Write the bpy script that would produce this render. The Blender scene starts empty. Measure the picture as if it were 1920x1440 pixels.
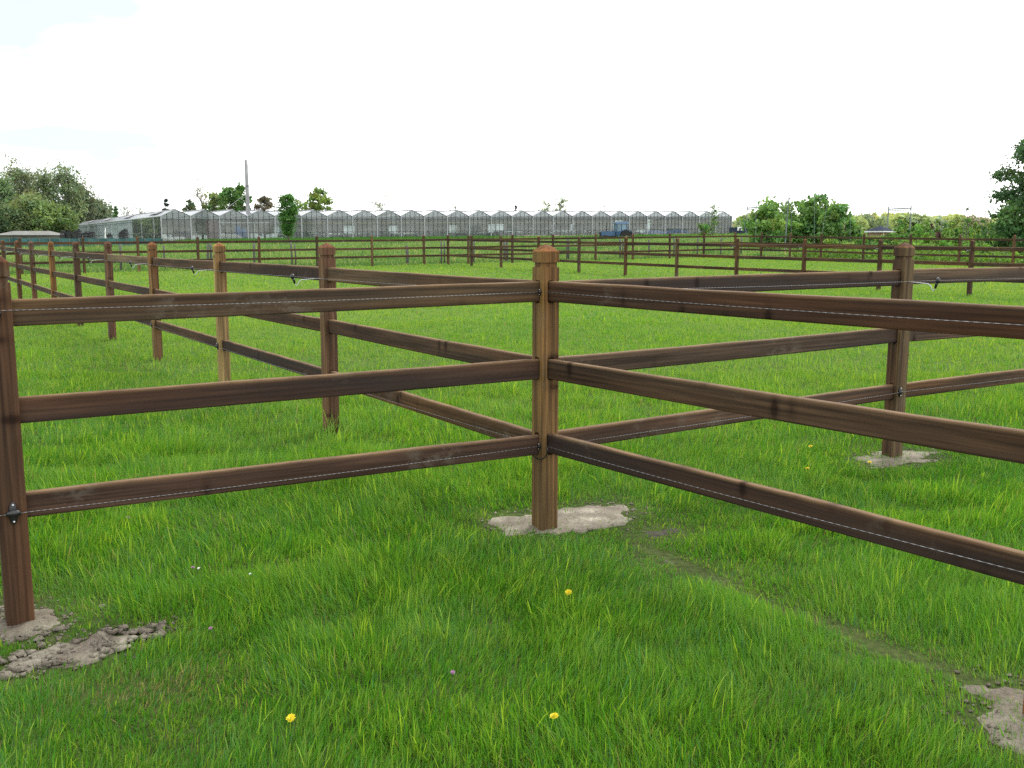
import bpy, math, random
import numpy as np
from mathutils import Vector, Matrix, Euler

random.seed(7)
RNG = np.random.default_rng(11)
SC = bpy.context.scene
COL = SC.collection

# ------------------------------------------------------------------ camera model
F = 1840.0; PITCH = math.atan(269.4 / F); CP, SP = math.cos(PITCH), math.sin(PITCH)
EYE = 1.5

def ray(px, py):
    dn = py - 720.0
    return (px - 960.0), F * CP - dn * SP, -(F * SP + dn * CP)

def at(px, py, d):
    """point on the sight line of a photo pixel, d metres ahead"""
    x, f, z = ray(px, py)
    return Vector((x * d / f, d, EYE + z * d / f))

def on_ground(px, py):
    x, f, z = ray(px, py)
    t = -EYE / z
    return Vector((x * t, f * t, 0.0))

def lat(px, d):
    return (px - 960.0) / 1859.6 * d

# ------------------------------------------------------------------ noise + terrain
_LAT = np.random.default_rng(5).random((64, 64))

def vnoise(x, y, s, seed=0):
    x = np.asarray(x, float) / s + 17.3 * seed + 1000; y = np.asarray(y, float) / s + 9.1 * seed + 1000
    xi = np.floor(x).astype(int); yi = np.floor(y).astype(int)
    fx = x - xi; fy = y - yi
    fx = fx * fx * (3 - 2 * fx); fy = fy * fy * (3 - 2 * fy)
    a = _LAT[xi % 64, yi % 64]; b = _LAT[(xi + 1) % 64, yi % 64]
    c = _LAT[xi % 64, (yi + 1) % 64]; d = _LAT[(xi + 1) % 64, (yi + 1) % 64]
    return (a * (1 - fx) + b * fx) * (1 - fy) + (c * (1 - fx) + d * fx) * fy

def terrain(x, y):
    x = np.asarray(x, float); y = np.asarray(y, float)
    plane = 1.3 + 0.0098 * (np.clip(x, -90, 35) + 39) + 0.0056 * (np.clip(y, 0, 210) - 110.5)
    plane = np.clip(plane, 0.7, 2.7)
    g = np.clip((y - 20) / 90.0, 0, 1) ** 1.4
    near = np.clip(1 - np.abs(y - 5) / 40.0, 0, 1)
    hollow = 0.62 * np.exp(-(((x - 12.56) / 7.0) ** 2 + ((y - 118) / 5.5) ** 2))
    return plane * g - hollow + near * 0.014 * (vnoise(x, y, 1.7, 1) - 0.5) - 0.03 * np.exp(-((x + 1.98) ** 2 + (y - 3.78) ** 2) / 0.36)

def tz(x, y):
    return float(terrain(x, y))

# ------------------------------------------------------------------ mesh builder
class MB:
    def __init__(s):
        s.v = []; s.f = []; s.m = []
    def add(s, vs, fs, m=0):
        o = len(s.v); s.v += [tuple(p) for p in vs]
        s.f += [tuple(i + o for i in f) for f in fs]; s.m += [m] * len(fs)
    def box(s, c, size, m=0, rot=None):
        c = Vector(c); hx, hy, hz = size[0] / 2, size[1] / 2, size[2] / 2
        P = []
        for z in (-hz, hz):
            for x, y in ((-hx, -hy), (hx, -hy), (hx, hy), (-hx, hy)):
                p = Vector((x, y, z))
                if rot is not None: p = rot @ p
                P.append(c + p)
        s.add(P, [(3, 2, 1, 0), (4, 5, 6, 7), (0, 1, 5, 4), (1, 2, 6, 5), (2, 3, 7, 6), (3, 0, 4, 7)], m)
    def tube(s, pts, r, n=6, m=0, cap=True):
        pts = [Vector(p) for p in pts]
        if not hasattr(r, '__len__'): r = [r] * len(pts)
        vs = []; ref = None
        for i, p in enumerate(pts):
            t = (pts[min(i + 1, len(pts) - 1)] - pts[max(i - 1, 0)])
            t = t.normalized() if t.length > 1e-9 else Vector((0, 0, 1))
            if ref is None:
                ref = t.orthogonal().normalized()
            else:
                ref = (ref - t * ref.dot(t))
                ref = ref.normalized() if ref.length > 1e-6 else t.orthogonal().normalized()
            b = t.cross(ref)
            for k in range(n):
                a = 2 * math.pi * k / n
                vs.append(p + ref * (math.cos(a) * r[i]) + b * (math.sin(a) * r[i]))
        fs = []
        for i in range(len(pts) - 1):
            for k in range(n):
                fs.append((i * n + k, i * n + (k + 1) % n, (i + 1) * n + (k + 1) % n, (i + 1) * n + k))
        if cap:
            fs.append(tuple(range(n - 1, -1, -1))); fs.append(tuple((len(pts) - 1) * n + k for k in range(n)))
        s.add(vs, fs, m)
    def rings(s, rings, m=0, cap=True, mats=None):
        n = len(rings[0]); vs = [p for r in rings for p in r]; o = len(s.v)
        s.v += [tuple(p) for p in vs]
        for i in range(len(rings) - 1):
            for k in range(n):
                s.f.append((o + i * n + k, o + i * n + (k + 1) % n, o + (i + 1) * n + (k + 1) % n, o + (i + 1) * n + k))
                s.m.append(mats[i] if mats else m)
        if cap:
            s.f.append(tuple(o + k for k in range(n - 1, -1, -1))); s.m.append(mats[0] if mats else m)
            s.f.append(tuple(o + (len(rings) - 1) * n + k for k in range(n))); s.m.append(mats[-1] if mats else m)
    def blob(s, c, r, m=0, nu=8, nv=6, jit=0.0, rot=None):
        c = Vector(c); R = []
        for j in range(nv + 1):
            ph = math.pi * (j / nv) - math.pi / 2
            ring = []
            for i in range(nu):
                a = 2 * math.pi * i / nu
                k = 1 + random.uniform(-jit, jit)
                p = Vector((math.cos(a) * math.cos(ph) * r[0] * k, math.sin(a) * math.cos(ph) * r[1] * k, math.sin(ph) * r[2] * k))
                if rot is not None: p = rot @ p
                ring.append(c + p)
            R.append(ring)
        s.rings(R, m)
    def mesh(s, name, mats, smooth=False):
        me = bpy.data.meshes.new(name)
        me.from_pydata(s.v, [], s.f); me.update()
        for mt in mats: me.materials.append(mt)
        me.polygons.foreach_set('material_index', s.m)
        if smooth: me.polygons.foreach_set('use_smooth', [True] * len(s.f))
        return me
    def build(s, name, mats, parent=None, loc=(0, 0, 0), smooth=False, rot=None):
        if not isinstance(mats, (list, tuple)): mats = [mats]
        return link(name, s.mesh(name, mats, smooth), parent, loc, rot)

def link(name, me, parent=None, loc=(0, 0, 0), rot=None):
    o = bpy.data.objects.new(name, me); COL.objects.link(o)
    o.location = loc
    if rot is not None: o.rotation_euler = rot
    if parent is not None: o.parent = parent
    return o

def tag(o, label=None, cat=None, group=None, kind=None):
    if label: o['label'] = label
    if cat: o['category'] = cat
    if group: o['group'] = group
    if kind: o['kind'] = kind
    return o

def thing(name, label, cat, loc=(0, 0, 0), group=None, rotz=0.0):
    o = bpy.data.objects.new(name, None); COL.objects.link(o)
    o.empty_display_size = 0.2; o.location = loc; o.rotation_euler = (0, 0, rotz)
    return tag(o, label, cat, group)

# ------------------------------------------------------------------ materials
class N:
    def __init__(s, name):
        s.mat = bpy.data.materials.new(name); s.mat.use_nodes = True
        s.nt = s.mat.node_tree; s.nt.nodes.clear()
        s.out = s.n('ShaderNodeOutputMaterial')
    def n(s, t, **kw):
        nd = s.nt.nodes.new(t)
        for k, v in kw.items():
            if k.startswith('_'): setattr(nd, k[1:], v)
            else: nd.inputs[k].default_value = v
        return nd
    def l(s, a, b): s.nt.links.new(a, b)
    def coord(s, kind='Object', scale=(1, 1, 1), rand=False):
        tc = s.n('ShaderNodeTexCoord'); mp = s.n('ShaderNodeMapping')
        mp.inputs['Scale'].default_value = scale
        src = tc.outputs[kind]
        if rand:
            oi = s.n('ShaderNodeObjectInfo'); mu = s.n('ShaderNodeMath', _operation='MULTIPLY'); mu.inputs[1].default_value = 53.0
            s.l(oi.outputs['Random'], mu.inputs[0])
            ad = s.n('ShaderNodeVectorMath', _operation='ADD'); s.l(src, ad.inputs[0]); s.l(mu.outputs[0], ad.inputs[1]); src = ad.outputs[0]
        s.l(src, mp.inputs['Vector']); return mp.outputs[0]
    def noise(s, vec, scale=1.0, detail=4.0, rough=0.55):
        nd = s.n('ShaderNodeTexNoise'); nd.inputs['Scale'].default_value = scale
        nd.inputs['Detail'].default_value = detail; nd.inputs['Roughness'].default_value = rough
        s.l(vec, nd.inputs['Vector']); return nd.outputs['Fac']
    def ramp(s, fac, stops):
        r = s.n('ShaderNodeValToRGB'); e = r.color_ramp.elements
        while len(e) > 1: e.remove(e[0])
        e[0].position = stops[0][0]; c = stops[0][1]; e[0].color = (*c, 1) if hasattr(c, '__len__') else (c, c, c, 1)
        for p, c in stops[1:]:
            x = e.new(p); x.color = (*c, 1) if hasattr(c, '__len__') else (c, c, c, 1)
        s.l(fac, r.inputs[0]); return r.outputs[0]
    def mix(s, fac, a, b, blend='MIX'):
        m = s.n('ShaderNodeMix', _data_type='RGBA', _blend_type=blend)
        for sock, v in ((m.inputs[0], fac), (m.inputs[6], a), (m.inputs[7], b)):
            if hasattr(v, 'is_output'): s.l(v, sock)
            elif hasattr(v, '__len__'): sock.default_value = (*v[:3], 1)
            else: sock.default_value = v
        return m.outputs[2]
    def principled(s, color, rough=0.7, metal=0.0, bump=None, bstr=0.3, bdist=0.01, spec=0.3):
        p = s.n('ShaderNodeBsdfPrincipled')
        if hasattr(color, 'is_output'): s.l(color, p.inputs['Base Color'])
        else: p.inputs['Base Color'].default_value = (*color, 1)
        if hasattr(rough, 'is_output'): s.l(rough, p.inputs['Roughness'])
        else: p.inputs['Roughness'].default_value = rough
        p.inputs['Metallic'].default_value = metal
        p.inputs['Specular IOR Level'].default_value = spec
        if bump is not None:
            b = s.n('ShaderNodeBump'); b.inputs['Strength'].default_value = bstr; b.inputs['Distance'].default_value = bdist
            s.l(bump, b.inputs['Height']); s.l(b.outputs[0], p.inputs['Normal'])
        s.l(p.outputs[0], s.out.inputs['Surface']); return p

def plain(name, col, rough=0.6, metal=0.0, var=0.18, scale=6.0, spec=0.3):
    n = N(name); v = n.coord('Object')
    f = n.noise(v, scale, 5)
    lo = tuple(c * (1 - var) for c in col); hi = tuple(min(1, c * (1 + var)) for c in col)
    n.principled(n.ramp(f, [(0.3, lo), (0.7, hi)]), rough, metal, spec=spec)
    return n.mat

def wood(name, axis, dark=0.45, toning=(1, 1, 1)):
    n = N(name)
    sc = [11, 11, 11]; sc[axis] = 0.9
    fine = [75, 75, 75]; fine[axis] = 1.6
    kn = [3.6, 3.6, 3.6]; kn[axis] = 8.0
    oi = n.n('ShaderNodeObjectInfo')
    v1 = n.coord('Object', sc, True); v2 = n.coord('Object', fine, True); v3 = n.coord('Object', kn, True)
    iso = n.coord('Object', (1, 1, 1), True)
    wob = n.noise(iso, 3.0, 3)
    f1 = n.noise(v1, 1.0, 5, 0.6); f2 = n.noise(v2, 1.0, 3, 0.5)
    base = n.mix(1.0, n.mix(1.0, oi.outputs['Color'], toning, 'MULTIPLY'), n.ramp(f1, [(0.25, 0.5), (0.5, 1.0), (0.75, 1.5)]), 'MULTIPLY')
    base = n.mix(1.0, base, n.ramp(f2, [(0.32, 0.5), (0.52, 1.0), (0.68, 1.42)]), 'MULTIPLY')
    # blue-black stain patches
    st = n.noise(n.coord('Object', [c * 0.32 for c in sc], True), 1.0, 3, 0.5)
    stm = n.ramp(st, [(0.45, 0.0), (0.6, dark)])
    base = n.mix(stm, base, (0.022, 0.017, 0.017))
    # warm reddish stretches
    rd = n.noise(n.coord('Object', [c * 0.5 for c in sc], True), 0.7, 2, 0.5)
    base = n.mix(n.ramp(rd, [(0.42, 0.0), (0.66, 0.8)]), base, n.mix(1.0, base, (1.28, 0.97, 0.72), 'MULTIPLY'))
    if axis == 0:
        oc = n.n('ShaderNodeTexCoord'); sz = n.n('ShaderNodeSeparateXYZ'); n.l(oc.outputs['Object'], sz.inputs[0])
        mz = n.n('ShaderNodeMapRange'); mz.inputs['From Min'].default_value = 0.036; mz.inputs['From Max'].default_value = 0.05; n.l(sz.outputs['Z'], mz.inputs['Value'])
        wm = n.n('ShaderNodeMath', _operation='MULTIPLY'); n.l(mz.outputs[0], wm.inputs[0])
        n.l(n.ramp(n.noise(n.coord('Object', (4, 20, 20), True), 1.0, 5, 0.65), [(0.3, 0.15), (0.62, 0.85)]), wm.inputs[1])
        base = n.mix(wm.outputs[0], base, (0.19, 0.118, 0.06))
    else:
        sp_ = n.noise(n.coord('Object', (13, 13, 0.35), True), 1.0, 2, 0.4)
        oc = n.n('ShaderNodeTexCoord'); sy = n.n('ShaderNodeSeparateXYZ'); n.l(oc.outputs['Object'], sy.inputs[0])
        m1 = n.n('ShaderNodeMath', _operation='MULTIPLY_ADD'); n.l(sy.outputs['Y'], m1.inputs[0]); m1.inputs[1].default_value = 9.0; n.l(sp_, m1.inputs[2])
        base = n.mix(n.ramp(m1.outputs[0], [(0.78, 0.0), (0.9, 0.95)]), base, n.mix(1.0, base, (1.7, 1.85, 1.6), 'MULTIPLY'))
        dk = n.noise(n.coord('Object', (38, 38, 0.7), True), 1.0, 3, 0.5)
        base = n.mix(n.ramp(dk, [(0.56, 0.0), (0.68, 0.6)]), base, n.mix(1.0, base, (0.4, 0.36, 0.36), 'MULTIPLY'))
    # knots
    vo = n.n('ShaderNodeTexVoronoi'); vo.inputs['Scale'].default_value = 1.0
    n.l(v3, vo.inputs['Vector'])
    kd = n.ramp(vo.outputs['Distance'], [(0.07, 0.95), (0.12, 0.75), (0.17, 0.3), (0.3, 0.0)])
    cs = n.n('ShaderNodeSeparateColor'); n.l(vo.outputs['Color'], cs.inputs[0])
    km = n.n('ShaderNodeMath', _operation='MULTIPLY'); n.l(kd, km.inputs[0]); n.l(n.ramp(cs.outputs[0], [(0.42, 0.0), (0.5, 1.0)]), km.inputs[1])
    base = n.mix(km.outputs[0], base, n.mix(1.0, base, (0.28, 0.22, 0.2), 'MULTIPLY'))
    # pale scuffs and dried mud
    sf = n.noise(n.coord('Object', [13 if i != axis else 7 for i in range(3)], True), 1.0, 8, 0.75); sg = n.noise(iso, 1.7, 3, 0.5)
    ma = n.n('ShaderNodeMath', _operation='MULTIPLY')
    n.l(n.ramp(sf, [(0.5, 0.0), (0.57, 1.0)]), ma.inputs[0]); n.l(n.ramp(sg, [(0.57, 0.0), (0.66, 0.4)]), ma.inputs[1])
    base = n.mix(ma.outputs[0], base, (0.15, 0.13, 0.1))
    n.principled(base, n.ramp(f2, [(0.3, 0.7), (0.7, 0.9)]), bump=f2, bstr=0.4, bdist=0.003, spec=0.16)
    return n.mat

def leafy(name, trans=0.35, rough=0.6, spec=0.02):
    """leaves and grass blades: colour comes from a per-leaf attribute"""
    n = N(name)
    at_ = n.n('ShaderNodeAttribute'); at_.attribute_name = 'tint'
    d = n.n('ShaderNodeBsdfDiffuse'); t = n.n('ShaderNodeBsdfTranslucent'); g = n.n('ShaderNodeBsdfGlossy')
    g.inputs['Roughness'].default_value = rough; g.inputs['Color'].default_value = (1, 1, 1, 1)
    n.l(at_.outputs['Color'], d.inputs['Color'])
    warm = n.mix(1.0, at_.outputs['Color'], (1.25, 1.15, 0.6), 'MULTIPLY'); n.l(warm, t.inputs['Color'])
    m = n.n('ShaderNodeMixShader'); m.inputs[0].default_value = trans
    n.l(d.outputs[0], m.inputs[1]); n.l(t.outputs[0], m.inputs[2])
    m2 = n.n('ShaderNodeMixShader'); m2.inputs[0].default_value = spec
    n.l(m.outputs[0], m2.inputs[1]); n.l(g.outputs[0], m2.inputs[2])
    n.l(m2.outputs[0], n.out.inputs['Surface'])
    return n.mat

def glass(name, dirt_sheen, dirt_sheen_col, tint, ior=1.5):  # diffuse share: dirt, whitewash and pale reflections put into the colour
    n = N(name)
    tr = n.n('ShaderNodeBsdfTransparent'); tr.inputs['Color'].default_value = (*tint, 1)
    gl = n.n('ShaderNodeBsdfGlossy'); gl.inputs['Roughness'].default_value = 0.03
    di = n.n('ShaderNodeBsdfDiffuse')
    f = n.noise(n.coord('Object'), 0.7, 5, 0.6)
    n.l(n.ramp(f, [(0.3, tuple(c * 0.75 for c in dirt_sheen_col)), (0.7, dirt_sheen_col)]), di.inputs['Color'])
    tl = n.n('ShaderNodeBsdfTranslucent'); tl.inputs['Color'].default_value = (*dirt_sheen_col, 1)
    dm = n.n('ShaderNodeMixShader'); dm.inputs[0].default_value = 0.4
    n.l(di.outputs[0], dm.inputs[1]); n.l(tl.outputs[0], dm.inputs[2])
    fr = n.n('ShaderNodeFresnel'); fr.inputs['IOR'].default_value = ior or 1.5
    m1 = n.n('ShaderNodeMixShader')
    n.l(n.ramp(f, [(0.3, dirt_sheen * 0.6), (0.7, min(1, dirt_sheen * 1.4))]), m1.inputs[0])
    n.l(tr.outputs[0], m1.inputs[1]); n.l(dm.outputs[0], m1.inputs[2])
    m2 = n.n('ShaderNodeMixShader'); m2.inputs[0].default_value = 0.07
    if ior: n.l(fr.outputs[0], m2.inputs[0])
    n.l(m1.outputs[0], m2.inputs[1]); n.l(gl.outputs[0], m2.inputs[2])
    n.l(m2.outputs[0], n.out.inputs['Surface'])
    return n.mat

M = {}
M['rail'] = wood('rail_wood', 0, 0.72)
M['post'] = wood('post_wood', 2, 0.4)
M['cap'] = wood('post_cap_wood', 2, 0.1, (1.15, 0.86, 0.66))
M['leaf'] = leafy('leaf', 0.38)
M['blade'] = leafy('grass_blade', 0.45, 0.5, 0.014)
M['black'] = plain('black_plastic', (0.012, 0.012, 0.013), 0.35, spec=0.5)
M['zinc'] = plain('galvanised_steel', (0.62, 0.63, 0.65), 0.4, 0.6)
M['white_rod'] = plain('pale_coated_rod', (0.42, 0.43, 0.46), 0.4)
M['bark'] = plain('bark', (0.085, 0.07, 0.05), 0.9, var=0.4, scale=9)
M['bark_grey'] = plain('grey_bark', (0.16, 0.145, 0.12), 0.9, var=0.35, scale=9)
M['alu'] = plain('pale_aluminium', (0.3, 0.32, 0.33), 0.5, 0.2)
M['mullion'] = plain('dark_glazing_bar', (0.055, 0.065, 0.065), 0.6)
M['glass'] = glass('gable_glass', 0.33, (0.37, 0.405, 0.39), (0.82, 0.87, 0.85))  # pane dirt, thickened to carry pale reflections in its colour
M['side_glass'] = glass('whitewashed_side_glass', 0.94, (0.43, 0.5, 0.51), (0.6, 0.68, 0.68), None)
M['roof_glass'] = glass('sky_pale_roof_glass', 0.85, (0.33, 0.355, 0.39), (0.8, 0.84, 0.86))  # pale coat colour stands in for sky reflected off the roof
M['yellow_pipe'] = plain('yellow_pipe', (0.5, 0.38, 0.12), 0.5)
M['screen'] = plain('beige_screen', (0.4, 0.385, 0.33), 0.9, var=0.3, scale=0.5)
M['screen_dark'] = plain('grey_screen', (0.165, 0.16, 0.14), 0.9, var=0.3, scale=0.5)
M['blue_paint'] = plain('blue_tractor_paint', (0.03, 0.085, 0.17), 0.4, var=0.25, spec=0.5)
M['blue_roof'] = plain('sun_bleached_blue', (0.13, 0.2, 0.32), 0.4, var=0.2)
M['rubber'] = plain('tyre_rubber', (0.02, 0.02, 0.02), 0.85)
M['rim'] = plain('dusty_rim', (0.3, 0.22, 0.2), 0.6)
M['navy'] = plain('navy_steel', (0.016, 0.024, 0.055), 0.55)
M['white'] = plain('white_paint', (0.72, 0.72, 0.7), 0.6)
M['tarp'] = plain('blue_tarpaulin', (0.05, 0.16, 0.42), 0.5, var=0.35, scale=2)
M['sack'] = plain('white_sacking', (0.6, 0.6, 0.57), 0.7, var=0.25, scale=3)
M['rust'] = plain('red_brown_door', (0.16, 0.06, 0.045), 0.6, var=0.3, scale=2)
M['brick'] = plain('brown_brick', (0.22, 0.14, 0.1), 0.85, var=0.3, scale=5)
M['slate'] = plain('dark_slate', (0.025, 0.032, 0.052), 0.9, spec=0.08)
M['cream'] = plain('cream_render', (0.6, 0.52, 0.33), 0.8)
M['clay'] = plain('clay_tile', (0.33, 0.16, 0.1), 0.8)
M['fibre'] = plain('weathered_fibre_cement', (0.14, 0.14, 0.128), 0.8, var=0.25, scale=1.5)
M['cab_glass'] = plain('tinted_cab_glass', (0.1, 0.18, 0.22), 0.15, var=0.5, scale=1.1, spec=0.6)
M['net'] = plain('teal_netting', (0.05, 0.12, 0.12), 0.9, var=0.45, scale=0.9, spec=0.05)
M['crate'] = plain('black_crate', (0.02, 0.021, 0.023), 0.6)
M['chimney'] = plain('chimney_steel', (0.25, 0.25, 0.25), 0.5, 0.1, var=0.2, scale=1.5)
M['old_wood'] = plain('weathered_grey_wood', (0.1, 0.1, 0.09), 0.9, var=0.4, scale=14)
M['mast'] = plain('dull_green_mast', (0.15, 0.18, 0.19), 0.6)
M['dandelion'] = plain('dandelion_petals', (0.62, 0.49, 0.01), 0.6, var=0.15, scale=80)
M['mauve'] = plain('mauve_petals', (0.3, 0.14, 0.26), 0.7, var=0.3, scale=80)
M['daisy'] = plain('white_petals', (0.75, 0.75, 0.72), 0.7, var=0.1, scale=80)
M['stem'] = plain('green_stem', (0.1, 0.16, 0.04), 0.7)

def wire_mat():
    n = N('stranded_wire'); v = n.coord('Object', (1, 1, 1))
    w = n.n('ShaderNodeTexWave'); w.inputs['Scale'].default_value = 16.0; n.l(v, w.inputs['Vector'])
    n.principled(n.ramp(w.outputs['Fac'], [(0.2, (0.14, 0.14, 0.145)), (0.8, (0.34, 0.35, 0.37))]), 0.45, 0.1)
    return n.mat
M['wire'] = wire_mat()

def soil_mat(name='dry_sandy_soil', k=1.0):
    n = N(name); v = n.coord('Object')
    a = n.noise(v, 6, 8, 0.65); b = n.noise(v, 55, 6, 0.7); c = n.noise(v, 2.2, 3)
    col = n.ramp(a, [(0.3, (0.13, 0.105, 0.082)), (0.52, (0.22, 0.195, 0.152)), (0.72, (0.42, 0.385, 0.305))])
    col = n.mix(1.0, col, n.ramp(b, [(0.3, 0.62 * k), (0.6, 1.12 * k)]), 'MULTIPLY')
    col = n.mix(n.ramp(c, [(0.5, 0.0), (0.72, 0.5)]), col, (0.14, 0.12, 0.09))
    n.principled(col, 0.95, bump=b, bstr=0.9, bdist=0.012, spec=0.1)
    return n.mat
M['soil'] = soil_mat(); M['damp_soil'] = soil_mat('damp_dark_soil', 0.34); M['grey_soil'] = soil_mat('grey_soil', 0.86)

# ------------------------------------------------------------------ fence lines on the ground
GA = math.radians(29.5); GU = Vector((math.cos(GA), math.sin(GA), 0)); GV = Vector((-math.sin(GA), math.cos(GA), 0))
GO = Vector((lat(303.5, 110.5), 110.5, 1.3)); BAY = 3.2; NB = 26; EAVE = 2.87; RIDGE = 3.62; GLEN = 106.0; RISE = 0.94 / 83.2
pC = on_ground(1021, 990); pL1 = on_ground(38, 1168) * 1.02; pR1 = on_ground(1672, 857); pRF = on_ground(1957, 1395) * (2.93 / 2.7655)
dB = (on_ground(207, 637) - pC).normalized()               # crossing fence running away to the left
dA = (pR1 - pL1).normalized()                              # crossing fence running away to the right
nA = -dA; nB = -dB

def along(p, d, px):
    """where the sight column px meets the line p + t d"""
    k = (px - 960.0) / 1859.6
    t = (k * p.y - p.x) / (d.x - k * d.y)
    q = p + d * t
    return Vector((q.x, q.y, 0))

B_pts = [pRF, pC] + [along(pC, dB, px) for px in (611.5, 410, 285, 200, 140.5, 95, 58, 30, 5, -17)]
A_pts = [pL1 - dA * 2.6, pL1, pC, pR1, pR1 + dA * 2.95, pR1 + dA * 5.9]
pF0 = Vector((lat(37, 39.8), 39.8, 0)); pF1 = Vector((lat(1256, 58.0), 58.0, 0)); dF = (pF1 - pF0).normalized()
F_px = (-75, 37, 155, 258, 370, 485, 594, 697, 795, 840, 878, 960.5, 1037, 1117, 1187, 1256, 1320, 1378)
F_pts = [along(pF0, dF, px) for px in F_px]
pK = F_pts[9]; pN = Vector((lat(1824, 26.2), 26.2, 0)); dN = (pN - pK).normalized()
N_pts = [pK] + [along(pK, dN, px) for px in (884, 939.5, 1010, 1086, 1173.5, 1270, 1382.5, 1509, 1652, 1824, 2035, 2310)]
pE = F_pts[-1]
E_pts = [pE] + [along(pE, dN, px) for px in (1428, 1482, 1540, 1620, 1708, 1800, 1902, 2030, 2170)]

# ------------------------------------------------------------------ ground
def grid_ground():
    def axis(a, b, fine, lim, k):
        g = np.geomspace(b, lim, k)[1:]
        return g
    pos = np.concatenate([np.arange(0, 14, 0.35), np.geomspace(14, 4000, 62)])
    xs = np.concatenate([-pos[:0:-1], pos])
    ys = np.concatenate([-np.geomspace(14, 200, 10)[::-1], np.arange(-13.6, 14, 0.35), np.geomspace(14, 4000, 95)])
    X, Y = np.meshgrid(xs, ys); Z = terrain(X, Y)
    v = np.stack([X, Y, Z], -1).reshape(-1, 3)
    nx = len(xs); ny = len(ys)
    i = np.arange(nx * ny).reshape(ny, nx)
    f = np.stack([i[:-1, :-1], i[:-1, 1:], i[1:, 1:], i[1:, :-1]], -1).reshape(-1, 4)
    me = bpy.data.meshes.new('ground'); me.from_pydata(v.tolist(), [], f.tolist()); me.update()
    me.polygons.foreach_set('use_smooth', [True] * len(f))
    n = N('meadow_ground'); c = n.coord('Object')
    a = n.noise(c, 0.35, 5); b = n.noise(c, 3.0, 6, 0.65); d = n.noise(c, 28, 4)
    lawn = n.ramp(b, [(0.3, (0.05, 0.09, 0.014)), (0.55, (0.085, 0.15, 0.022)), (0.75, (0.12, 0.18, 0.035))])
    lawn = n.mix(n.ramp(a, [(0.35, 0.0), (0.7, 0.5)]), lawn, (0.085, 0.15, 0.022))
    sx = n.n('ShaderNodeSeparateXYZ'); n.l(c, sx.inputs[0])
    mr = n.n('ShaderNodeMapRange'); mr.inputs['From Min'].default_value = 7.0; mr.inputs['From Max'].default_value = 18.0; n.l(sx.outputs['Y'], mr.inputs['Value'])
    thatch = n.ramp(b, [(0.3, (0.035, 0.05, 0.014)), (0.7, (0.065, 0.085, 0.026))])
    lawn = n.mix(mr.outputs[0], thatch, lawn)
    lawn = n.mix(1.0, lawn, n.ramp(d, [(0.3, 0.6), (0.7, 1.25)]), 'MULTIPLY')
    n.principled(lawn, 0.95, bump=d, bstr=0.6, bdist=0.03, spec=0.05)
    me.materials.append(n.mat)
    return tag(link('ground', me), kind='structure')
grid_ground()

# bare patches in the sward, outlined in metres on the ground
def poly(pts): return [tuple(on_ground(*p)[:2]) for p in pts]
PATCHES = {
 'c': poly([(903, 985), (930, 968), (985, 960), (1040, 955), (1100, 945), (1165, 947), (1196, 962), (1175, 985), (1120, 995), (1060, 1003), (960, 1008)]),
 'c2': poly([(1170, 995), (1270, 985), (1300, 1000), (1210, 1015)]),
 'l1': poly([(-60, 1120), (60, 1118), (130, 1140), (140, 1165), (110, 1190), (30, 1198), (-70, 1200)]),
 'l2': poly([(170, 1125), (215, 1118), (226, 1130), (205, 1158), (180, 1160)]),
 'l3': poly([(-80, 1262), (60, 1212), (190, 1180), (325, 1168), (322, 1188), (250, 1212), (180, 1240), (80, 1262), (-60, 1300)]),
 'r1': poly([(1600, 862), (1630, 848), (1690, 842), (1760, 850), (1750, 868), (1680, 878), (1620, 880)]),
 'rf': poly([(1775, 1288), (1830, 1276), (1960, 1285), (2080, 1340), (2060, 1420), (1920, 1425), (1850, 1390), (1800, 1350), (1850, 1320)]),
}
_ta, _tb = on_ground(1215, 1042), on_ground(1862, 1288)
_td = (_tb - _ta).normalized(); _tn = Vector((-_td.y, _td.x, 0))
_tl = [(_ta.lerp(_tb, k / 12) + _tn * (0.03 * math.sin(k * 1.9)), 0.010 + 0.008 * math.sin(k * 2.7)) for k in range(13)]
PATCHES['t'] = [tuple((q + _tn * w)[:2]) for q, w in _tl] + [tuple((q - _tn * w)[:2]) for q, w in reversed(_tl)]
def inside(px, py, pg):
    res = np.zeros(len(px), bool); n = len(pg); j = n - 1
    for i in range(n):
        xi, yi = pg[i]; xj, yj = pg[j]
        c = ((yi > py) != (yj > py)) & (px < (xj - xi) * (py - yi) / (yj - yi + 1e-12) + xi)
        res ^= c; j = i
    return res
def edge_dist(px, py, pg):
    best = np.full(np.shape(px), 1e9); n = len(pg)
    for i in range(n):
        ax, ay = pg[i]; bx, by = pg[(i + 1) % n]
        dx, dy = bx - ax, by - ay
        t = np.clip(((px - ax) * dx + (py - ay) * dy) / (dx * dx + dy * dy), 0, 1)
        best = np.minimum(best, np.hypot(px - ax - t * dx, py - ay - t * dy))
    return best

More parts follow.
